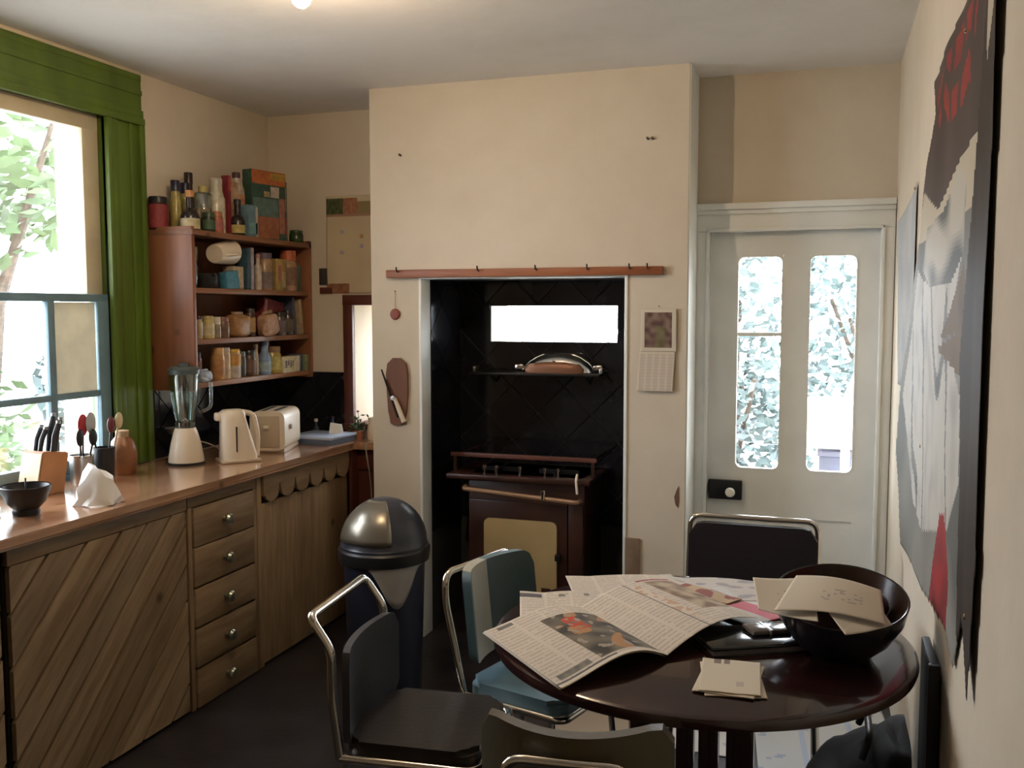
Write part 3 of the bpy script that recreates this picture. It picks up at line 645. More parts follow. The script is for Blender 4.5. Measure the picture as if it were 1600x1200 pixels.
bm = NB(); prism(bm, rrect(.17, .19, .035, 6, -.085, .012), (0, 0, 0), (1, 0, 0), (0, 0, 1), (0, 1, 0), -.14, .14)
obj('shell', bm, M_plastic, t)
obj('base', B(-.08, .08, -.13, .13, 0, .02, bev=.004), M_plastic2, t)
for x in (-.03, .03): obj('slot', B(x - .010, x + .010, -.10, .10, .198, .2035), M_black, t)
obj('end_panel', B(-.06, .06, -.146, -.139, .03, .18, bev=.002), M_plastic2, t)
obj('lever', B(-.014, .014, -.162, -.146, .12, .135, bev=.003), M_plastic, t)
obj('dial', Lb([(0, 0), (.012, 0), (.011, .01), (0, .011)], 14, M=Matrix.Translation((.086, -.05, .12)) @ Matrix.Rotation(R_(90), 4, 'Y')), mat('grey_plastic', (.3, .3, .3), .4), t)
t = thing('flat_box', 'flat pale blue box lying at the far end of the worktop', 'box', (-2.50, 4.38, ZW), R_(-4))
obj('box_lid', B(-.13, .14, -.13, .12, .028, .042, bev=.003), mat('pale_blue', (.42, .50, .66), .25), t); obj('box_tray', B(-.125, .135, -.125, .115, 0, .03, bev=.002), mat('slate_blue', (.10, .14, .22), .4), t)
t = thing('letter', 'small folded white letter standing on the pale blue box', 'letter', (-2.44, 4.42, ZW + .042), R_(20))
bm = NB(); prism(bm, [(-.035, 0), (.035, 0), (.03, .045), (-.03, .055)], (0, 0, 0), (1, 0, 0), (0, .3, 1), (0, -1, 0), 0, .001); obj('front_leaf', bm, mat('white_paper', (.8, .78, .72), .7), t)
bm = NB(); prism(bm, [(-.035, 0), (.035, 0), (.03, .045), (-.03, .055)], (0, .033, 0), (1, 0, 0), (0, -.3, 1), (0, -1, 0), 0, .001); obj('back_leaf', bm, MATS['white_paper'], t)
t = thing('white_jug', 'white jug on corner window sill beside small plant', 'jug', (-2.275, 4.53, ZW))
obj('jug_body', Lb([(0, 0), (.026, 0), (.03, .01), (.034, .05), (.026, .10), (.03, .12), (.027, .12), (.022, .10), (0, .02)], 20), M_plastic, t); obj('jug_handle', T([(.03, 0, .105), (.055, 0, .09), (.05, 0, .04), (.032, 0, .03)], .004, rad=.02), M_plastic, t)
t = thing('potted_plant', 'small dark plant with a pink flower at corner window', 'plant', (-2.36, 4.52, ZW))
obj('pot', Lb([(0, 0), (.022, 0), (.03, .045), (.027, .045), (0, .04)], 18), mat('terracotta', (.35, .14, .07), .8), t)
bm = NB(); r = random.Random(5)
for k in range(60):
    p = Vector((r.gauss(0, .018), r.gauss(0, .018), .05 + abs(r.gauss(0, .03)))); a = Vector((r.uniform(-1, 1), r.uniform(-1, 1), r.uniform(0, 1))).normalized() * .016; b = a.orthogonal().normalized() * .006
    bm.faces.new([bm.verts.new(p + v) for v in (-a, b, a, -b)])
obj('leaves', bm, mat('dark_leaf', (.04, .07, .03), .5), t)
obj('stem', T([(0, 0, .04), (.005, 0, .11), (.0, 0, .145)], .0015), M_leafA, t); obj('flower', Lb([(0, -.006), (.007, -.003), (.009, .003), (0, .007)], 10, c=(0, 0, .15)), mat('pink_petal', (.6, .2, .25), .6), t)
t = thing('small_bottle', 'small dark bottle by the tiles behind the toaster', 'bottle', (-2.62, 4.53, ZW)); obj('bottle_body', Lb([(0, 0), (.018, 0), (.018, .05), (.008, .07), (.008, .085), (0, .085)], 14), mat('dark_bottle_glass', (.03, .04, .06), .15), t); obj('cap', Lb([(0, .085), (.010, .085), (.010, .10), (0, .10)], 12), M_plastic, t)
t = thing('small_bottle', 'small blue bottle by the tiles near corner window', 'bottle', (-2.53, 4.55, ZW)); obj('bottle_body', Lb([(0, 0), (.02, 0), (.02, .06), (.008, .085), (.008, .10), (0, .10)], 14), mat('blue_bottle_glass', (.05, .06, .16), .15), t); obj('cap', Lb([(0, .10), (.010, .10), (.010, .115), (0, .115)], 12), M_black, t)
tag(obj('power_cord', T([(-2.76, 3.62, .93), (-2.80, 3.72, 1.0), (-2.72, 3.80, .95), (-2.63, 3.72, .93)], .003, rad=.06), M_plastic2), 'cream cord looping between blender and kettle', 'cord')
tag(obj('power_cord', T([(-2.25, 4.40, .91), (-2.245, 4.38, .88), (-2.225, 4.39, .72), (-2.205, 4.38, .50), (-2.20, 4.38, .1)], .004, rad=.06), mat('grey_cord', (.25, .24, .18), .5)), 'thin cord hanging from worktop end beside chimney breast', 'cord')
t = thing('hanging_ladle', 'steel ladle hanging behind the blender jug', 'ladle', (-2.86, 3.66, 1.02))
obj('ladle_bowl', Lb([(0, 0), (.03, .01), (.045, .035), (.042, .035), (.028, .014), (0, .006)], 18), M_steel, t); obj('ladle_handle', T([(.0, .044, .035), (.0, .05, .20)], .004), M_steel, t)

# knife block
t = thing('knife_block', 'pale wooden block holding black handled knives on worktop', 'knife block', (-2.80, 2.80, ZW), R_(-8))
bm = NB(); prism(bm, [(.06, 0), (-.06, 0), (-.085, .15), (.025, .165)], (0, 0, 0), (0, -1, 0), (0, 0, 1), (1, 0, 0), -.055, .055)
bmesh.ops.bevel(bm, geom=bm.edges[:], offset=.003, segments=2, affect='EDGES')
obj('block', bm, mat('block_wood', (.42, .19, .075), .5, var=.2), t)
bm = NB(); prism(bm, [(-.052, .002), (.052, .002), (.052, .160), (-.052, .160)], (0, -.0605, 0), (1, 0, 0), (0, .2075, .978), (0, -1, 0), 0, .003); obj('end_panel', bm, mat('pale_wood', (.55, .46, .28), .5), t)['label'] = 'pale end panel'
for k, (x, s, hl) in enumerate(((-.034, -.02, .115), (-.010, -.008, .125), (.014, -.015, .11), (.034, 0, .10), (-.022, .02, .085), (.012, .024, .08))):
    z0 = .160; y0 = .03 - s * 1.6
    h_ = NB(); tube(h_, [(x, y0, z0 - .01), (x, y0 + .012, z0 + hl * .55), (x, y0 + .03, z0 + hl)], [.008, .010, .009], 8)
    kk = thing('kitchen_knife', ['black handled knife at the left of the wooden block', 'longest black handled knife in the wooden block', 'black knife with a steel tipped handle in the block', 'dark brown handled knife at the right of the block', 'short black handled knife in front row of the block', 'shortest black handled knife in front row at right'][k], 'knife', t.location, t.rotation_euler.z)
    obj('handle', h_, M_black if k != 3 else M_brownvinyl, kk)
    obj('butt', Lb([(0, 0), (.009, .0), (.009, .012), (0, .014)], 10, c=(x, y0 + .031, z0 + hl)), M_steel, kk)
# utensil pots
def utensil(pot, dx, dy, top, kind, m, label, cat, zb=.02):
    k = thing(kind, label, cat, pot); obj('handle', T([(dx * .3, dy * .3, zb), (dx, dy, top - .05)], .004), M_darkmet if kind != 'wooden_spoon' else MATS['pale_wood'], k)
    d = Vector((dx * .7, dy * .7, top - zb)).normalized()
    b = NB(); bmesh.ops.create_uvsphere(b, u_segments=14, v_segments=8, radius=1)
    sz = {'spatula': (.006, .028, .045), 'serving_spoon': (.010, .022, .034), 'wooden_spoon': (.008, .022, .034), 'kitchen_scissors': (.006, .02, .035), 'whisk': (.02, .02, .045)}[kind]
    for v in b.verts: v.co = Vector((v.co.x * sz[0] + dx * 1.1, v.co.y * sz[1] + dy * 1.1, v.co.z * sz[2] + top - .02))
    obj('head', b, m, k); return k
pot = (-2.80, 3.01, ZW)
t = thing('utensil_pot', 'steel pot of utensils behind the knife block', 'pot', pot); obj('pot_body', Lb([(0, 0), (.04, 0), (.043, .01), (.046, .115), (.043, .115), (.04, .008), (0, .008)], 22), M_steel, t); obj('pot_rim', Lb([(.0435, .111), (.048, .111), (.048, .117), (.0435, .117)], 22), M_chrome, t)
red = mat('red_plastic', (.42, .03, .04), .35); grey = mat('pale_grey_plastic', (.42, .45, .48), .4)
utensil(pot, -.02, .035, .25, 'spatula', red, 'bright red spatula in the steel pot', 'spatula')
utensil(pot, .03, -.035, .21, 'kitchen_scissors', M_black, 'black handled scissors in the steel pot', 'scissors')
utensil(pot, .01, .05, .20, 'serving_spoon', M_black, 'black serving spoon in the steel pot', 'spoon')
pot2 = (-2.79, 3.125, ZW)
t = thing('utensil_pot', 'black pot of utensils next to the orange brown jar', 'pot', pot2); obj('pot_body', Lb([(0, 0), (.035, 0), (.038, .01), (.042, .13), (.039, .13), (.035, .008), (0, .008)], 22), M_black, t); obj('pot_rim', Lb([(.0395, .126), (.044, .126), (.044, .132), (.0395, .132)], 22), M_black, t)
utensil(pot2, -.02, -.04, .255, 'spatula', grey, 'pale grey spatula in the black pot', 'spatula')
utensil(pot2, .01, .03, .24, 'serving_spoon', mat('maroon', (.14, .03, .04), .4), 'maroon serving spoon in the black pot', 'spoon')
utensil(pot2, .02, .06, .255, 'wooden_spoon', MATS['pale_wood'], 'wooden spoon leaning out of the black pot', 'spoon')
t = thing('stoneware_jar', 'orange brown jar beside the foot of green window frame', 'jar', (-2.80, 3.245, ZW))
obj('jar_body', Lb([(0, 0), (.045, 0), (.056, .02), (.060, .09), (.046, .14), (.03, .16), (0, .16)], 24), mat('brown_glaze', (.24, .095, .035), .35, var=.4, vscale=12), t); obj('stopper', Lb([(0, .16), (.026, .16), (.028, .185), (0, .19)], 18), mat('cork', (.36, .24, .14), .8), t)
# black bowl with spoon
t = thing('black_bowl', 'small black footed bowl on worktop near the white paper', 'bowl', (-2.555, 2.49, ZW))
obj('bowl_body', Lb([(0, .0), (.042, 0), (.044, .012), (.040, .022), (.062, .045), (.078, .085), (.080, .098), (.074, .098), (.058, .05), (.03, .026), (0, .022)], 32), M_black, t)
obj('rim_chip', Lb([(.0745, .098), (.080, .098), (.0775, .1005)], 32), M_darkmet, t)
t = thing('teaspoon', 'dark teaspoon standing in the small black bowl', 'spoon', (-2.555, 2.49, ZW)); obj('handle', T([(0, 0, .03), (-.03, .03, .118)], .003), M_darkmet, t); b = NB(); lathe(b, [(0, .0), (.012, .004), (.016, .010), (0, .006)], 12, c=(0.004, -.004, .024)); obj('spoon_bowl', b, M_darkmet, t)
# crumpled white paper
def crumple(name, label, cat, poly_fn, m): pass
b = NB(); bmesh.ops.create_icosphere(b, subdivisions=3, radius=1)
for v in b.verts:
    p = v.co.copy(); d = 1 + .35 * noise.noise(p * 2.1 + Vector((3, 1, 0)))
    zz = max(p.z, -.12) + .12
    v.co = Vector((p.x * .085 * d, p.y * .075 * d, (zz ** 1.6) * .115 * d))
t = tag(obj('crumpled_paper', b, mat('bright_paper', (.85, .85, .84), .6)), 'peaked crumple of bright white paper on worktop beside black bowl', 'paper'); t.location = (-2.47, 2.72, ZW)
t = thing('plate', 'pale plate at left frame edge beside black bowl', 'plate', (-2.72, 2.40, ZW)); obj('dish', Lb([(0, 0), (.06, 0), (.105, .016), (.103, .02), (.06, .006), (0, .006)], 30), M_paint_out, t)

# ------------------------------------------------------------------ things on the chimney breast
t = thing('peg_rail', 'long orange brown wooden rail fixed above the cooker recess', 'rail', (-1.345, YC, 1.772))
bm = NB(); box(bm, -.665, .665, -.028, 0, -.020, .018, .004); obj('rail_board', bm, M_strip, t)
for x in (-.60, -.19, .09, .33, .52, .60):
    bm = NB(); tube(bm, [(x, -.024, .008), (x, -.045, .012), (x, -.05, .03)], .0035, 8); obj('hook', bm, M_darkmet, t)
t = thing('hanging_ornament', 'small round red brown ornament hanging left of recess', 'ornament', (-1.973, YC, 1.579))
obj('disc', Lb([(0, 0), (.024, 0), (.027, .005), (.022, .011), (0, .013)], 24, M=Matrix.Rotation(R_(90), 4, 'X')), mat('red_brown_clay', (.26, .06, .035), .5), t)
obj('string', T([(0, -.005, .024), (0, -.003, .11)], .001, seg=5), M_brass, t); obj('nail', T([(0, .002, .11), (0, -.01, .112)], .002, seg=6), M_darkmet, t)
t = thing('chopping_board', 'oval brown wooden board hanging on the chimney breast', 'chopping board', (-1.965, YC, 1.05))
pts = [(-.035, .0), (.0, -.012), (.035, .0), (.052, .06), (.058, .15), (.060, .24), (.052, .29), (.02, .318), (-.02, .318), (-.050, .29), (-.056, .24), (-.052, .15), (-.046, .06)]
bm = NB(); prism(bm, pts, (0, -.016, 0), (1, 0, 0), (0, 0, 1), (0, 1, 0), 0, .014); bmesh.ops.bevel(bm, geom=[e for e in bm.edges if abs(e.verts[0].co.y - e.verts[1].co.y) < 1e-6], offset=.003, segments=2, affect='EDGES')
obj('board', bm, mat('board_wood', (.17, .065, .032), .55, var=.25, vscale=10, stretch=(1, 1, .2)), t)
t = thing('tin_opener', 'opener with cream handle and dark arm hanging over the board', 'tin opener', (-1.965, YC - .018, 1.05))
bm = NB(); tube(bm, [(.042, -.006, .01), (.018, -.010, .07), (-.006, -.008, .125)], [.013, .012, .009], 8); obj('cream_handle', bm, M_plastic, t)['label'] = 'cream grip'
bm = NB(); tube(bm, [(.012, -.008, .03), (-.012, -.010, .10), (-.075, -.006, .262)], [.005, .007, .004], 8); obj('dark_arm', bm, M_darkmet, t)['label'] = 'dark metal arm'
obj('wheel', Lb([(0, 0), (.012, 0), (.012, .005), (0, .006)], 16, M=Matrix.Translation((-.012, -.012, .125)) @ Matrix.Rotation(R_(90), 4, 'X')), M_steel, t)
for k, (x, z) in enumerate(((-1.938, 2.331), (-.756, 2.342), (-.734, 2.341))):
    tag(obj('wall_nail', T([(x, YC + .004, z), (x, YC - .018, z + .003)], .005, seg=8), M_bark), ('lone nail high up on the left of the chimney breast', 'left nail of the pair high on the chimney breast', 'right nail of the pair high on the chimney breast')[k], 'nail')

def grid_print(name, fn, pos, nu, nv, m, parent=None, thick=.0006, back=(.5, .45, .38)):
    """sheet of nu x nv cells; pos(u,v)->Vector ; fn(u,v)->colour; printed flat colour stored on the sheet"""
    bm = NB(); V = [[bm.verts.new(pos(i / nu, j / nv)) for j in range(nv + 1)] for i in range(nu + 1)]
    for i in range(nu):
        for j in range(nv): bm.faces.new((V[i][j], V[i + 1][j], V[i + 1][j + 1], V[i][j + 1]))
    me = bpy.data.meshes.new(name); bm.to_mesh(me); bm.free(); me.materials.append(m)
    ca = me.color_attributes.new('print', 'FLOAT_COLOR', 'CORNER'); k = 0; buf = []
    for i in range(nu):
        for j in range(nv):
            c = fn((i + .5) / nu, (j + .5) / nv); buf += [c[0], c[1], c[2], 1.0] * 4
    ca.data.foreach_set('color', buf); me.shade_smooth()
    o = bpy.data.objects.new(name, me); C.objects.link(o)
    if parent is not None: o.parent = parent
    sm = o.modifiers.new('thickness', 'SOLIDIFY'); sm.thickness = thick; sm.offset = 0
    return o
def nz(x, y, s=0.): return noise.noise(Vector((x, y, s)))
def mixc(a, b, t): t = max(0, min(1, t)); return tuple(p * (1 - t) + q * t for p, q in zip(a, b))
def inpoly(x, y, P):
    c = False
    for i in range(len(P)):
        (x1, y1), (x2, y2) = P[i - 1], P[i]
        if (y1 > y) != (y2 > y) and x < (x2 - x1) * (y - y1) / (y2 - y1) + x1: c = not c
    return c
# calendar
t = thing('wall_calendar', 'small calendar with dark photo hanging right of cooker recess', 'calendar', (-.703, YC, 1.24))
paper = (.62, .54, .42)
def cal_top(u, v):
    if .1 < u < .88 and .1 < v < .9:
        a = nz(u * 6, v * 7, 2.); c = mixc((.10, .05, .045), (.24, .16, .12), .5 + a)
        if abs(u - .55) < .12 and v < .6: c = mixc(c, (.16, .17, .07), .5)
        return c
    return paper
def cal_low(u, v):
    if v > .93: return paper
    s = abs(math.sin(u * math.pi * 5)); r_ = (int(v * 26) % 2)
    return mixc(paper, (.42, .35, .30), .35 * (s > .5) + .18 * r_)
grid_print('photo_page', cal_top, lambda u, v: Vector((-.073 + .156 * u, -.010 - .002 * math.sin(v * 3), .175 + .19 * v)), 40, 44, M_gprint, t)
grid_print('date_page', cal_low, lambda u, v: Vector((-.088 + .008 * v + .158 * u, -.018 + .010 * v, .0 + .178 * v)), 46, 60, M_print, t)
obj('hook', T([(0.005, .003, .372), (.005, -.012, .376)], .002, seg=6), M_darkmet, t)
# chart on corner wall
t = thing('wall_chart', 'large cream paper chart with small pictures above corner window', 'chart', (-2.34, YL, 1.69))
def chart(u, v):
    x, z = -.255 + .49 * u, v * .52
    c = (.60, .50, .33)
    if z > .42 and z < .51: 
        if u < .22: return mixc((.05, .06, .03), (.10, .12, .05), .5 + nz(u * 30, v * 20))
        if u < .40: return mixc((.30, .10, .05), (.36, .2, .12), .5 + nz(u * 30, v * 20))
        if u < .58 and z < .49: return (.26, .20, .09)
        if z < .455: return (.34, .12, .06)
    if z > .41 and z < .42: return (.34, .2, .14)
    if u < .085 and z > .13 + .0 and z < .13 + .0 + .0: return (.1, .08, .05)
    for (a, b_, cc) in ((.45, .30, (.45, .25, .08)), (.45, .25, (.35, .3, .4)), (.2, .33, (.4, .38, .4)), (.2, .22, (.42, .36, .42)), (.75, .2, (.42, .4, .42))):
        if abs(u - a) < .025 and abs(z - b_) < .010: return cc
    if z < .055:
        if u < .28: return mixc((.2, .09, .05), (.35, .16, .08), .5 + nz(u * 20, v * 20, 3.))
        if u > .62: return mixc((.13, .05, .05), (.07, .05, .06), .5 + nz(u * 30, v * 20, 4.))
    return mixc(c, (.52, .42, .28), .5 + nz(u * 3, v * 3, 7.))
grid_print('chart_sheet', chart, lambda u, v: Vector((-.235 + .47 * u, -.004 - .003 * math.sin(v * 5), .52 * v)), 70, 80, M_print, t)
tag(obj('light_switch', B(-2.622, -2.572, YL - .010, YL, 1.735, 1.825, bev=.003), mat('dark_switch', (.05, .04, .035), .4)), 'small dark plate on the wall at the left edge of the chart', 'wall plate')
tag(obj('cleat', B(-2.618, -2.545, YL - .012, YL, 1.688, 1.722, bev=.002), M_frame), 'short red brown cleat under the dark wall plate', 'cleat')

# big torn poster on the right wall (seen at a steep angle)
PB = [(2.1, 2.28), (2.673, 2.258), (2.965, 2.235), (2.918, 2.138), (3.078, 2.039), (3.179, 1.938), (3.329, 1.689), (3.549, 1.341), (3.60, 1.098), (3.50, .934), (3.45, .80), (2.856, .812), (2.337, .877), (2.153, .839), (2.06, .973), (1.90, .866), (1.866, 1.118), (1.871, 1.444), (1.872, 1.806), (1.848, 2.128), (1.82, 2.30)]
P_dark = [(1.985, 2.32), (1.975, 2.05), (1.70, 2.32), (1.6, .7), (1.895, .80), (2.121, .913), (2.16, 1.243), (2.227, 1.495), (2.109, 1.77)]
P_top = [(2.0, 2.35), (3.2, 2.35), (3.2, 1.90), (3.125, 1.951), (2.75, 1.86), (2.344, 1.931), (2.0, 1.95)]
P_red = [(2.424, 2.24), (2.12, 2.24), (2.16, 2.087), (2.275, 2.03), (2.77, 2.07), (2.88, 2.179), (2.7, 2.22)]
P_face = [(3.00, 1.83), (2.60, 1.85), (2.35, 1.92), (2.20, 1.86), (2.22, 1.72), (2.45, 1.66), (2.9, 1.66), (3.15, 1.72)]
P_white = [(3.25, 1.724), (3.1, 1.68), (2.5, 1.66), (2.238, 1.72), (2.468, 1.544), (2.147, 1.38), (2.16, 1.243), (2.339, 1.094), (2.9, .97), (3.2, 1.0), (3.5, 1.3)]
P_rl = [(2.50, 1.10), (2.40, 1.12), (2.285, .99), (2.298, .868), (2.683, .827)]
P_br = [(2.20, 1.70), (1.962, 1.508), (2.07, 1.439), (2.662, 1.500), (2.294, 1.548), (2.595, 1.525)]
def poster_col(y, z):
    n1 = nz(y * 3, z * 3, 1.); n2 = nz(y * 9, z * 9, 5.)
    if inpoly(y, z, P_dark): return (.030, .018, .012)
    if inpoly(y, z, P_br): return mixc((.10, .06, .03), (.17, .11, .06), .5 + n2)
    if inpoly(y, z, P_top):
        if inpoly(y, z, P_red) and (math.sin(z * 58 + 5 * nz(y * 5, z * 3, 3.)) > -.35 and math.sin(y * 34 + 6 * nz(z * 7, y * 3, 8.)) > -.5): return mixc((.30, .03, .025), (.20, .03, .025), .5 + n2)
        return mixc((.05, .035, .03), (.085, .06, .05), .5 + n1)
    if inpoly(y, z, P_rl): return mixc((.34, .025, .03), (.20, .02, .02), .5 + n2 * 1.5)
    if inpoly(y, z, P_face): return mixc((.10, .105, .10), (.48, .45, .38), .5 + 2.6 * nz(y * 3.2, z * 7, 9.))
    if inpoly(y, z, P_white):
        s = nz(y * 3.6, z * 1.3, 4.)
        return mixc((.52, .50, .45), (.10, .10, .10), (abs(s) < .055) * .8 + max(0, n2) * .6)
    if z > 1.80: return (.50, .44, .33)
    return mixc((.12, .12, .11), (.26, .25, .22), .5 + 1.5 * nz(y * 4, z * 3, 6.))
t = thing('torn_poster', 'large torn dark poster with red lettering on the right wall', 'poster', (XR, 2.7, .85))
NY, NZ_ = 150, 150; y0, y1, z0, z1 = 1.80, 3.62, .78, 2.30
bm = NB(); V = {}
def pv(i, j):
    if (i, j) not in V:
        y = y0 + (y1 - y0) * i / NY; z = z0 + (z1 - z0) * j / NZ_
        cu = .006 + .028 * max(0, (y - 3.15) / .45) ** 2 + .010 * max(0, (2.05 - y) / .25) + .004 * nz(y * 4, z * 4)
        V[(i, j)] = bm.verts.new((-max(.003, cu), y - 2.7, z - .85))
    return V[(i, j)]
cols = []
for i in range(NY):
    for j in range(NZ_):
        y = y0 + (y1 - y0) * (i + .5) / NY; z = z0 + (z1 - z0) * (j + .5) / NZ_
        if not inpoly(y, z, PB): continue
        bm.faces.new((pv(i, j), pv(i + 1, j), pv(i + 1, j + 1), pv(i, j + 1))); cols.append(poster_col(y, z))
me = bpy.data.meshes.new('poster_sheet'); bm.to_mesh(me); bm.free(); me.materials.append(M_gprint)
ca = me.color_attributes.new('print', 'FLOAT_COLOR', 'CORNER'); buf = []
for c in cols: buf += [c[0], c[1], c[2], 1.] * 4
ca.data.foreach_set('color', buf); me.shade_smooth()
o = bpy.data.objects.new('poster_sheet', me); C.objects.link(o); o.parent = t; s_ = o.modifiers.new('thickness', 'SOLIDIFY'); s_.thickness = .0006
for k, (y, z) in enumerate(((2.3, 2.2), (3.0, 1.2), (2.0, 1.0))): obj('drawing_pin', Lb([(0, 0), (.006, 0), (.005, .003), (0, .004)], 12, M=Matrix.Translation((-.008, y - 2.7, z - .85)) @ Matrix.Rotation(R_(-90), 4, 'Y')), M_brass, t)
t = thing('pale_paper_sheet', 'curling pale grey sheet pinned to right wall beyond the torn poster', 'poster', (XR, 3.75, 1.32))
grid_print('sheet', lambda u, v: mixc((.52, .53, .52), (.40, .42, .43), .5 + nz(u * 4, v * 4)), lambda u, v: Vector((-.006 - .03 * (u ** 2) * (.4 + .6 * v), -.33 + .42 * u, .70 * v - .1 * u * v)), 20, 24, M_print, t)
obj('drawing_pin', Lb([(0, 0), (.006, 0), (.005, .003), (0, .004)], 12, M=Matrix.Translation((-.008, -.3, .68)) @ Matrix.Rotation(R_(-90), 4, 'Y')), M_brass, t)

# ------------------------------------------------------------------ pendant bulb
t = thing('ceiling_lamp', 'bare glowing bulb hanging close under the ceiling', 'lamp', (-1.50, 2.55, ZC))
me_ = bpy.data.materials.new('bulb_glow'); n, l = nt(me_); b_ = n['Principled BSDF']; b_.inputs['Emission Color'].default_value = (1, .74, .48, 1); b_.inputs['Emission Strength'].default_value = BULB; b_.inputs['Base Color'].default_value = (1, 1, 1, 1)
obj('bulb', Lb([(0, -.158), (.012, -.156), (.024, -.146), (.030, -.130), (.029, -.114), (.020, -.095), (.014, -.082), (0, -.08)], 24), me_, t)
obj('bulb_holder', Lb([(0, -.085), (.016, -.085), (.018, -.05), (.012, -.035), (0, -.035)], 20), M_plastic, t)
obj('ceiling_rose', Lb([(0, -.022), (.03, -.022), (.042, -.004), (.042, 0), (0, 0)], 28), M_plastic, t)
obj('flex', T([(0, 0, -.02), (0, 0, -.04)], .003), M_plastic, t)

# ------------------------------------------------------------------ cooker in the recess
t = thing('gas_cooker', 'old dark brown enamelled cooker with cream door panel in the recess', 'cooker', (-1.37, 4.30, 0))
F = 4.30
wpart('cooker_body', B(-1.655, -1.065, F + .02, 4.67, .10, .80, bev=.008), M_stove, t)
for x in (-1.63, -1.09):
    for y in (F + .06, 4.62): wpart('leg', B(x - .02, x + .02, y - .02, y + .02, 0, .10, bev=.003), M_stove, t)
wpart('oven_door', B(-1.645, -1.145, F, F + .02, .14, .675, bev=.006), M_stove, t)
bm = NB(); prism(bm, rrect(.368, .345, .028, 5, -1.563, .243), (0, F - .012, 0), (1, 0, 0), (0, 0, 1), (0, 1, 0), 0, .012); wpart('door_panel', bm, M_stovepanel, t)['label'] = 'cream enamel panel'
wpart('door_latch', B(-1.20, -1.172, F - .03, F - .008, .405, .437, bev=.004), M_darkmet, t)
wpart('panel_stain', B(-1.27, -1.225, F - .0135, F - .0115, .245, .265), M_stove, t)
wpart('side_stile', B(-1.14, -1.068, F - .002, F + .02, .12, .68, bev=.004), M_stove, t)
bm = NB(); tube(bm, [(-1.66, F + .0, .735), (-1.655, F - .045, .733), (-1.085, F - .045, .697), (-1.08, F + .0, .697)], .012, 10, rad=.02); wpart('towel_rail', bm, M_brassy if False else mat('worn_rail', (.36, .22, .13), .35, .3), t)
wpart('hob_plate', B(-1.755, -1.03, F - .03, 4.67, .775, .80, bev=.006), M_stove, t)
wpart('rack_rail', B(-1.765, -1.02, F + .06, F + .08, .872, .893, bev=.003), mat('rail_brown', (.13, .05, .035), .4), t)
for x in (-1.75, -1.045): wpart('rack_post', B(x, x + .016, F + .062, F + .078, .80, .876), M_stove, t)
for x in (-1.72, -1.05): wpart('rack_arm', B(x, x + .012, F + .08, 4.66, .875, .889), M_stove, t)
for x in (-1.56, -1.50, -1.38, -1.255, -1.19): wpart('tap', Lb([(0, 0), (.006, 0), (.006, .03), (.009, .034), (.009, .046), (0, .05)], 12, c=(x, F - .005, .80)), M_chrome, t)
wpart('tap', Lb([(0, 0), (.010, 0), (.010, .02), (.014, .03), (.012, .045), (0, .048)], 12, c=(-1.25, F - .055, .705)), M_chrome, t)
bm = NB(); tube(bm, [(-1.09, F - .03, .83), (-1.09, F - .05, .80), (-1.085, F - .05, .74)], .006, 8); wpart('gas_hose', bm, M_plastic, t)
for x in (-1.52, -1.22):
    wpart('pan_support', B(x - .10, x + .10, F + .12, F + .13, .80, .822), M_darkmet, t); wpart('pan_support', B(x - .005, x + .005, F + .04, F + .24, .80, .822), M_darkmet, t)
t = thing('recess_shelf', 'thin dark shelf across the back of recess under the slit window', 'shelf', (-1.38, 4.60, 1.285))
obj('shelf_plate', B(-.335, .34, -.11, .08, -.012, .0, bev=.002), M_darkmet, t)
for x in (-.33, .335): obj('shelf_rail_end', B(x - .008, x + .008, -.052, .0, 0, .025, bev=.002), M_steel, t)
for x in (-.25, .25): obj('bracket', T([(x, -.03, -.012), (x, .078, -.06)], .005), M_darkmet, t)
t = thing('roasting_lid', 'shiny domed metal lid with two side handles on recess shelf', 'lid', (-1.275, 4.605, 1.2862))
bm = NB(); 
prof = [(.205, 0), (.195, .012), (.16, .05), (.12, .075), (.085, .09), (0, .092)]
vs = lathe(bm, prof, 36)
for v in vs: v.co.y *= .28
obj('dome', bm, mat('polished_aluminium', (.85, .83, .80), .16, 1.), t)
for s in (-1, 1): obj('handle', B(s * .205 - .022, s * .205 + .022, -.018, .018, .012, .036, bev=.004), MATS['polished_aluminium'], t)
t = thing('copper_pan', 'copper coloured dish under the shiny domed lid', 'dish', (-1.275, 4.520, 1.2862)); bm = NB(); vs = lathe(bm, [(0, 0), (.15, 0), (.155, .02), (.13, .045), (.06, .055), (0, .056)], 30)
for v in vs: v.co.y *= .12
obj('dish_body', bm, mat('copper', (.22, .10, .055), .45, .5), t); obj('dish_knob', Lb([(0, .05), (.008, .052), (.008, .062), (0, .064)], 10), MATS['copper'], t)

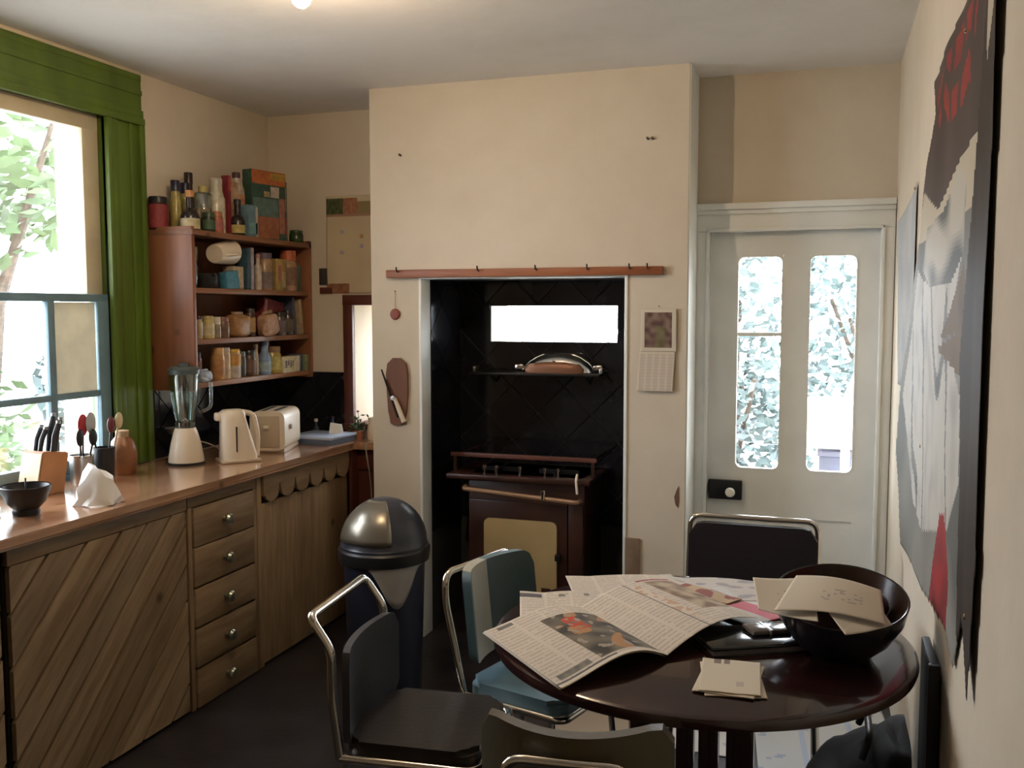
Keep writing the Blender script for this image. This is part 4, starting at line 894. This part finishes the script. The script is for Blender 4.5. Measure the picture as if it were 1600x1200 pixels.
# ------------------------------------------------------------------ dome lidded bin
t = thing('dome_lid_bin', 'dark blue bin with grey metallic dome lid before the chimney breast', 'bin', (-1.715, 3.50, 0), R_(-20))
obj('bin_body', Lb([(0, 0), (.145, 0), (.15, .02), (.168, .585), (.16, .585), (.14, .02), (0, .02)], 40), mat('dark_blue_bin', (.016, .022, .045), .4), t)
dome = [(.178 * math.cos(a), .645 + .185 * math.sin(a)) for a in [math.pi / 2 * k / 9 for k in range(10)]]; dome[-1] = (0, .83)
mdark = mat('slate_dome', (.030, .034, .048), .3); mgr = mat('grey_metallic_flap', (.24, .215, .17), .28, .6)
obj('dome_lid', Lb([(0, .60), (.178, .60), (.182, .61), (.182, .64)] + dome, 40), mdark, t)
bm = NB()   # flap panel set into the dome
V = {}
def dv(i, j):
    if (i, j) not in V:
        a = R_(-128 + 94 * i / 14); e = R_(6 + 66 * j / 10); r_ = .1795
        V[(i, j)] = bm.verts.new((r_ * math.cos(e) * math.cos(a), r_ * math.cos(e) * math.sin(a), .645 + (.1865) * math.sin(e)))
    return V[(i, j)]
for i in range(14):
    for j in range(10): bm.faces.new((dv(i, j), dv(i + 1, j), dv(i + 1, j + 1), dv(i, j + 1)))
fo = obj('push_flap', bm, mgr, t); s_ = fo.modifiers.new('thickness', 'SOLIDIFY'); s_.thickness = .002; s_.offset = 1
obj('rim', Lb([(.176, .575), (.186, .575), (.190, .60), (.190, .622), (.182, .63)], 40), M_black, t)
def liner(a0, a1, depth_fn, name, label):
    bm = NB(); V = []
    n_ = 22
    for i in range(n_ + 1):
        a = R_(a0 + (a1 - a0) * i / n_); d = depth_fn(i / n_); row = []
        for j in range(7):
            r_ = .1835 - .006 * (j / 6) + .0015 * math.sin(i * 1.3 + j); row.append(bm.verts.new((r_ * math.cos(a), r_ * math.sin(a), .598 - d * j / 6)))
        V.append(row)
    for i in range(n_):
        for j in range(6): bm.faces.new((V[i][j], V[i + 1][j], V[i + 1][j + 1], V[i][j + 1]))
    o_ = obj(name, bm, mat('grey_liner', (.34, .33, .31), .5) if 'grey_liner' not in MATS else MATS['grey_liner'], t); s_ = o_.modifiers.new('thickness', 'SOLIDIFY'); s_.thickness = .002; o_['label'] = label
liner(-66, 16, lambda s: .03 + .16 * max(0, math.sin(math.pi * min(1, s * 1.08))) ** 1.7, 'bin_liner', 'pale grey liner hanging out below the lid')
liner(-142, -130, lambda s: .05, 'liner_corner', 'pale pinkish corner of liner')

# ------------------------------------------------------------------ round table
TX, TY, TR = -.302, 2.482, .54
t = thing('round_table', 'dark glossy round table on clustered legs beside the right wall', 'table', (TX, TY, 0))
obj('table_top', Lb([(0, .714), (TR - .02, .714), (TR - .004, .720), (TR, .732), (TR - .003, .744), (TR - .012, .75), (0, .75)], 96), M_table, t)
obj('apron', Lb([(.30, .675), (.32, .675), (.32, .714), (.30, .714)], 48), M_table, t)
for (dx, sx) in ((-.135, .045), (-.028, .024), (.032, .030), (.112, .050)):
    obj('leg', B(dx - sx / 2 - .01, dx + sx / 2 + .01, -.03 + dx * .25, .03 + dx * .25, .02, .714, bev=.004), M_table, t)
obj('foot', B(-.30, .30, -.04, .04, 0, .05, bev=.006), M_table, t); obj('foot', B(-.04, .04, -.30, .30, 0, .05, bev=.006), M_table, t)

# ------------------------------------------------------------------ chairs
def chair(name, label, loc, rz, w_, seatm, backm, ztop=.83, zpad=(.52, .80), hoop=0., curve=.03, drop=0., pad_front=.0, group='chrome framed kitchen chairs', stripe=None, legs=True, lean=.06, seat_d=.38, tr=.011, rad=.045, fw=1.0, thick=.032):
    """local +Y is the way a sitter faces; origin on the floor under the seat's centre"""
    t = thing(name, label, 'chair', loc, rz, group); h = w_ / 2; yb = -seat_d / 2 - .01
    # rear loop: from seat up, over the top and down
    top = ztop; yl = yb - lean; P = []
    for s in (-1, 1):
        g = h * fw
        col = [(s * h, yb + .02, .435), (s * g, yb - lean * .4, .60), (s * g, yl, top - .085), (s * g * .99, yl - hoop, top)]
        P.append(col)
    path = P[0] + P[1][::-1]
    obj('back_frame', T(path, tr, rad=rad, seg=12), M_chrome, t)
    # seat side rails and legs
    fr = NB(); f = seat_d / 2 + .0
    tube(fr, [(-h, yb + .02, .435), (-h, f - .02, .435), (-h * .9, f, .435), (h * .9, f, .435), (h, f - .02, .435), (h, yb + .02, .435)], tr, 10, rad=.03); obj('seat_frame', fr, M_chrome, t)
    for s in (-1, 1):
        obj('leg', T([(s * h * .97, f - .04, .43), (s * (h + .012), f - .005, 0)], tr, seg=10), M_chrome, t)
        obj('leg', T([(s * h * .97, yb + .03, .43), (s * (h + .012), yb - .04, 0)], tr, seg=10), M_chrome, t)
    bm = NB(); n_ = 14
    prism(bm, rrect(w_ - .02, seat_d - .02, .05, 5, -h + .01, yb + .02), (0, 0, .437), (1, 0, 0), (0, 1, 0), (0, 0, 1), 0, .042)
    bmesh.ops.bevel(bm, geom=[e for e in bm.edges if e.verts[0].co.z > .47 and e.verts[1].co.z > .47], offset=.014, segments=3, affect='EDGES'); obj('seat', bm, seatm, t)
    # curved pad
    def pad(u0, u1, m, nm, thick=thick, off=0.):
        bm = NB(); N, K = 18, 8; F_, Bk = [], []
        for i in range(N + 1):
            u = u0 + (u1 - u0) * i / N
            for lst, d in ((F_, thick), (Bk, 0)):
                row = []
                for j in range(K + 1):
                    vv = j / K; z = zpad[0] + (zpad[1] - zpad[0]) * vv
                    ed = 1 - .0
                    # rounded corners
                    e = max(0, abs(u) - .78) / .22; rc = .045 * (1 - math.sqrt(max(0, 1 - e * e)))
                    z = z - rc * (1 if vv > .5 else -1) * (abs(vv - .5) * 2) ** 2
                    yy = yb - lean * (.25 + .75 * (z - .45) / (top - .45)) + curve * (u * u) + .012 + pad_front + off
                    row.append(bm.verts.new((u * (h - .002), yy + d, z)))
                lst.append(row)
        for i in range(N):
            for j in range(K):
                bm.faces.new((F_[i][j], F_[i + 1][j], F_[i + 1][j + 1], F_[i][j + 1])); bm.faces.new((Bk[i][j], Bk[i][j + 1], Bk[i + 1][j + 1], Bk[i + 1][j]))
        for i in range(N):
            for j in (0, K): bm.faces.new((F_[i][j], F_[i + 1][j], Bk[i + 1][j], Bk[i][j]))
        for j in range(K):
            for i in (0, N): bm.faces.new((F_[i][j], F_[i][j + 1], Bk[i][j + 1], Bk[i][j]))
        return obj(nm, bm, m, t)
    if stripe:
        pad(-1, .12, backm, 'backrest'); s1 = pad(.12, .88, stripe, 'backrest_stripe'); s1['label'] = 'cream vinyl band'; pad(.88, 1, backm, 'backrest')
    else: pad(-1, 1, backm, 'backrest')
    return t
chair('kitchen_chair', 'chrome chair with teal and cream back, tucked in left of table', (-.805, 2.73, 0), R_(-106), .35, mat('blue_teal_vinyl', (.11, .19, .23), .4), M_teal, .80, (.53, .815), curve=.05, stripe=M_creamvinyl, lean=.05, seat_d=.36)
chair('kitchen_chair', 'chrome chair with dark slate back, nearest the cabinets at left', (-1.015, 2.335, 0), R_(-84.5), .385, M_brownvinyl, M_slate, .805, (.46, .715), hoop=.06, lean=.0, pad_front=-.014, thick=.02, tr=.0125, rad=.028)
chair('kitchen_chair', 'chrome chair with wide black back standing before the white door', (-.235, 3.27, 0), R_(180), .455, M_blackvinyl, M_blackvinyl, .838, (.50, .822), curve=.0, lean=.05, pad_front=.005)
chair('kitchen_chair', 'chair with olive brown back seen from behind at the bottom', (-.475, 1.92, 0), R_(6), .40, M_olive, M_olive, .735, (.50, .782), curve=.11, lean=.03, pad_front=.0, fw=.62)

# dark bag by wall under table
t = thing('dark_bag', 'slumped black bag on floor under table by the right wall', 'bag', (.12, 2.78, 0))
b = NB(); bmesh.ops.create_icosphere(b, subdivisions=4, radius=1)
for v in b.verts:
    p = v.co.copy(); q = Vector([math.copysign(abs(k) ** .6, k) for k in p]); d = 1 + .15 * noise.noise(p * 1.8 + Vector((2, 7, 0)))
    hh = .27 + .20 * (q.x * .5 + .5)
    v.co = Vector((min(q.x * .15 * d, .125), q.y * .24 * d, (max(q.z, -.95) + .95) / 1.95 * hh * d))
obj('bag_body', b, mat('black_canvas', (.010, .009, .010), .8), t); obj('bag_handle', T([(.0, -.12, .38), (.02, -.10, .44), (.02, .10, .44), (.0, .12, .38)], .01, rad=.04), M_blackvinyl, t)
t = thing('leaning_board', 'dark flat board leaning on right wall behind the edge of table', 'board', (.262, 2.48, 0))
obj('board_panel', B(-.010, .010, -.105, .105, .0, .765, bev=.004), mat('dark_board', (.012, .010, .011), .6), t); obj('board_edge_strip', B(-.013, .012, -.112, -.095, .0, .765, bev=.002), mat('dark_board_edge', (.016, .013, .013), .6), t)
# pale paper sheets on floor near the door
def sheetcol(u, v):
    c = (.62, .60, .56)
    if abs(u - .33) < .02 or abs(u - .70) < .02: c = (.48, .53, .62)
    if nz(u * 9, v * 14, 3.) > .42: c = (.42, .44, .52)
    return c
for k, (x, y, a, W, H, lb) in enumerate(((.03, 3.62, 6, .50, .62, 'large pale printed sheet on the floor between table and door'), (-.42, 3.60, -3, .34, .48, 'pale sheet on the floor behind the legs of round table'), (-.83, 3.52, 12, .28, .36, 'buff sheet on the floor in front of chimney breast'))):
    t = grid_print('floor_sheet', sheetcol if k < 2 else (lambda u, v: (.34, .27, .20)), lambda u, v: Vector(((u - .5) * W, (v - .5) * H, .003 + .002 * nz(u * 4, v * 4))), 50, 40, M_print)
    t.location = (x, y, 0); t.rotation_euler.z = R_(a); tag(t, lb, 'paper', 'pale sheets lying on the floor')

# ------------------------------------------------------------------ papers on the table
ZTB = .75
NP = (.60, .52, .42)
def textcol(u, v, s, cols=4, head=None):
    c = NP
    fu = (u * cols) % 1
    if .06 < fu < .94 and int(v * 48) % 2 == 0 and nz(u * 40, v * 48, s) > -.3: c = mixc(NP, (.28, .24, .20), .42)
    return c
def left_page(u, v):      # u across, v away from the near edge
    if .42 < u and .07 < v < .82:
        uu, vv = u, v
        a = nz(uu * 7, vv * 8, 2.); b_ = nz(uu * 14, vv * 14, 6.)
        c = mixc((.05, .045, .035), (.20, .16, .11), .5 + a)
        if nz(uu * 5, vv * 5, 9.) > .22: c = (.40, .20, .08)
        if .55 < uu < .70 and .50 < vv < .74 and b_ > -.15: c = (.52, .06, .02)
        if b_ > .35: c = (.32, .26, .2)
        return c
    if .0 < v < .035: return (.66, .58, .46)
    if .04 < v < .055 and u < .55: return (.12, .11, .11)
    if .07 < v < .14 and .06 < u < .34: return mixc((.24, .22, .16), (.14, .13, .12), .5 + nz(u * 20, v * 20))
    if .93 < v < .97 and .1 < u < .25: return (.16, .14, .12)
    return textcol(u, v, 1.)
def right_page(u, v):
    if .44 < u < .46: return (.14, .13, .12)
    if u > .66 and .25 < v < .95 : return mixc((.22, .14, .09), (.46, .36, .24), .5 + 1.5 * nz(u * 8, v * 9, 4.))
    if .46 < u < .56 and .2 < v < .9: return mixc(NP, (.45, .22, .10), .6 * (nz(u * 14, v * 18, 5.) > .05))
    if u > .6 and v > .97: return (.3, .06, .06)
    return textcol(u, v, 3.)
O2 = Vector((-.537, 1.971, ZTB)); U = Vector((.57, .82, 0)).normalized(); Vv = Vector((-.70, .714, 0)).normalized()
t = thing('newspaper', 'open newspaper with large colour photo spread over the left of table', 'newspaper', O2)
def lp(u, v):
    z = .014 + .035 * math.sin(math.pi * u ** 1.4) * (1 - .3 * v) + .02 * (1 - u) * 0
    return U * (u * .335) + Vv * (v * .415) + Vector((0, 0, z))
def rp(u, v):
    z = .014 + .038 * math.sin(math.pi * (.0 + u * .92)) ** 1. * (1 - .2 * v)
    return U * (.335 + u * .37) + Vv * (v * .415 + .03 * u) + Vector((0, 0, z))
grid_print('left_page', left_page, lp, 90, 110, M_print, t)
grid_print('right_page', right_page, rp, 90, 110, M_print, t)
grid_print('under_pages', lambda u, v: (.50, .44, .35), lambda u, v: lp(u, v) + Vector((-.006, -.004, -.004)) + U * .004, 24, 8, M_print, t)
def loose(name, label, cx, cy, a, W, H, z, fn, m=M_print, curl=.006, nu=60, nv=60, cat='newspaper', group=None):
    t = grid_print(name, fn, lambda u, v: Vector(((u - .5) * W, (v - .5) * H, .0 + curl * abs(math.sin(u * 5 + v * 2)))), nu, nv, m, thick=.002)
    t.location = (cx, cy, z); t.rotation_euler.z = R_(a); tag(t, label, cat, group); return t
loose('newspaper', 'folded newspaper showing beyond the upper left edge of open one', -.665, 2.56, 18, .30, .30, ZTB + .0015, lambda u, v: (.10, .09, .09) if (v > .80 and u < .22 and v < .93) else ((.2, .17, .14) if v > .83 and .35 < u < .8 and nz(u * 20, v * 5) > 0 and v < .92 else textcol(u, v, 8.)))
loose('newspaper', 'newspaper lying farthest back on the table toward the cooker', -.56, 2.80, 22, .34, .26, ZTB + .004, lambda u, v: (.42, .40, .40) if v < .1 else textcol(u, v, 5.), curl=.003)
loose('magazine', 'cream magazine with orange and dark red pictures behind open newspaper', -.42, 2.73, -32, .30, .30, ZTB + .0068, lambda u, v: mixc((.50, .36, .22), (.26, .07, .06), (nz(u * 5, v * 5, 1.) > .1) * .9) if u > .3 else NP, curl=.003, cat='magazine')
loose('magazine', 'magazine with a red block and purple band near black bowl', -.205, 2.75, -40, .30, .27, ZTB + .0035, lambda u, v: ((.46, .045, .06) if (.32 < v < .55 and u > .45) else (.22, .15, .16) if (.32 < v < .55) else (.42, .40, .36) if v < .3 or v > .7 else (.50, .47, .42)), m=M_gprint, curl=.003, cat='magazine')
loose('newspaper', 'white topped newspaper page at back of table near the black chair', -.30, 2.87, 8, .34, .22, ZTB + .002, lambda u, v: (.34, .32, .34) if nz(u * 6, v * 6, 3.) > .15 else (.54, .50, .45), curl=.006)
t = thing('black_folder', 'glossy black folder under the edge of newspaper beside black bowl', 'folder', (-.145, 2.43, ZTB), R_(28))
obj('cover', B(-.15, .12, -.07, .09, .014, .024, bev=.004), mat('gloss_black', (.012, .012, .014), .12), t); obj('inner_sheets', B(-.145, .112, -.066, .085, .003, .014), mat('inner_grey', (.14, .12, .12), .4), t); obj('back_cover', B(-.15, .12, -.07, .09, 0, .003), MATS['gloss_black'], t)
t = thing('wallet', 'small grey glossy case lying on top of black folder', 'case', (-.125, 2.47, ZTB + .024), R_(30)); obj('case_shell', B(-.055, .055, -.035, .035, 0, .014, bev=.005), mat('grey_gloss_case', (.12, .10, .09), .15), t); obj('case_band', B(-.01, .0, -.036, .036, -.0, .0148, bev=.002), M_steel, t)
def card(u, v):
    c = (.64, .56, .43)
    if v > .86 and (.2 < u < .32 or .38 < u < .48): return (.22, .18, .15)
    if .28 < u and v < .35 and .2 < v and .6 < u < .72: return (.5, .42, .34)
    return c
for k, (dx, dy, a, lb) in enumerate(((0, 0, 4, 'topmost cream card of the little pile on table front'), (-.002, -.006, -3, 'middle cream card of the little pile, edge just showing'), (.004, -.004, 10, 'bottom cream card of the little pile, slightly fanned out'))):
    loose('note_card', lb, -.189 + dx, 2.172 + dy, a, .135, .20, ZTB + .0085 - k * .003, card, nu=40, nv=50, curl=.001, cat='card', group='cream cards on the table front')
# bowls, fruit, envelopes
t = thing('large_bowl', 'large black bowl with dark brown inside and a sloping rim near the right wall', 'bowl', (.050, 2.43, ZTB))
def slope(bm):
    for v in bm.verts: v.co.z += v.co.z / .145 * .24 * v.co.y
    return bm
obj('bowl_body', slope(Lb([(0, 0), (.075, 0), (.08, .008), (.118, .045), (.150, .10), (.160, .145), (.157, .1465), (.154, .145)], 48)), mat('black_glaze', (.010, .009, .012), .16), t)
obj('bowl_inside', slope(Lb([(.154, .145), (.144, .10), (.112, .05), (.07, .014), (0, .012)], 48)), mat('brown_glaze_dark', (.034, .018, .012), .22), t)
def fruit(name, label, loc, r, m, cat):
    t = thing(name, label, cat, loc); b = NB(); bmesh.ops.create_uvsphere(b, u_segments=20, v_segments=12, radius=r)
    for v in b.verts:
        rr = math.hypot(v.co.x, v.co.y) / r; v.co.z *= .92; v.co.z -= (1 - min(1, rr * 2.4)) * r * .14 * (1 if v.co.z > 0 else -1)
        v.co.z += r
    obj('fruit_body', b, m, t); obj('stalk', T([(0, 0, r * 1.75), (.003, 0, r * 2.05)], .0015, seg=6), M_bark, t)
fruit('apple', 'orange red apple showing above the envelopes in the brown bowl', (.070, 2.475, ZTB + .095), .035, mat('apple_skin', (.50, .10, .04), .35, col2=(.48, .28, .08), vscale=14), 'apple')
fruit('pear', 'yellow brown fruit at the left in the brown bowl', (.005, 2.50, ZTB + .105), .032, mat('pear_skin', (.42, .27, .09), .45), 'fruit')
fruit('plum', 'dark fruit at the right in the brown bowl', (.135, 2.47, ZTB + .085), .032, mat('plum_skin', (.05, .02, .04), .35), 'fruit')
def env(u, v):
    c = (.64, .57, .46)
    if .35 < u < .8 and .3 < v < .65 and nz(u * 16, v * 18, 2.) > .2: c = (.44, .39, .34)
    return c
def envelope(label, P, k):
    A, B_, C_, D = [Vector(p) for p in P]
    t = grid_print('envelope', env, lambda u, v: (A * (1 - u) + B_ * u) * (1 - v) + (D * (1 - u) + C_ * u) * v + Vector((0, 0, .012 * math.sin(math.pi * u) * (1 if k else -.3))) - A, 34, 24, M_print, thick=.0015)
    t.location = A; tag(t, label, 'envelope', 'envelopes across the bowl rim')
envelope('left envelope, sticking out past the bowl toward newspapers', [(-.137, 2.29, .886), (.00, 2.245, .884), (-.02, 2.45, .930), (-.160, 2.42, .925)], 0)
envelope('broad top envelope lying across the bowl rim', [(-.10, 2.27, .892), (.146, 2.265, .886), (.140, 2.385, .930), (-.055, 2.425, .938)], 1)
envelope('right envelope, its corner poking down over the front of the bowl rim', [(.058, 2.20, .874), (.160, 2.285, .880), (.125, 2.38, .912), (.0, 2.34, .908)], 0)
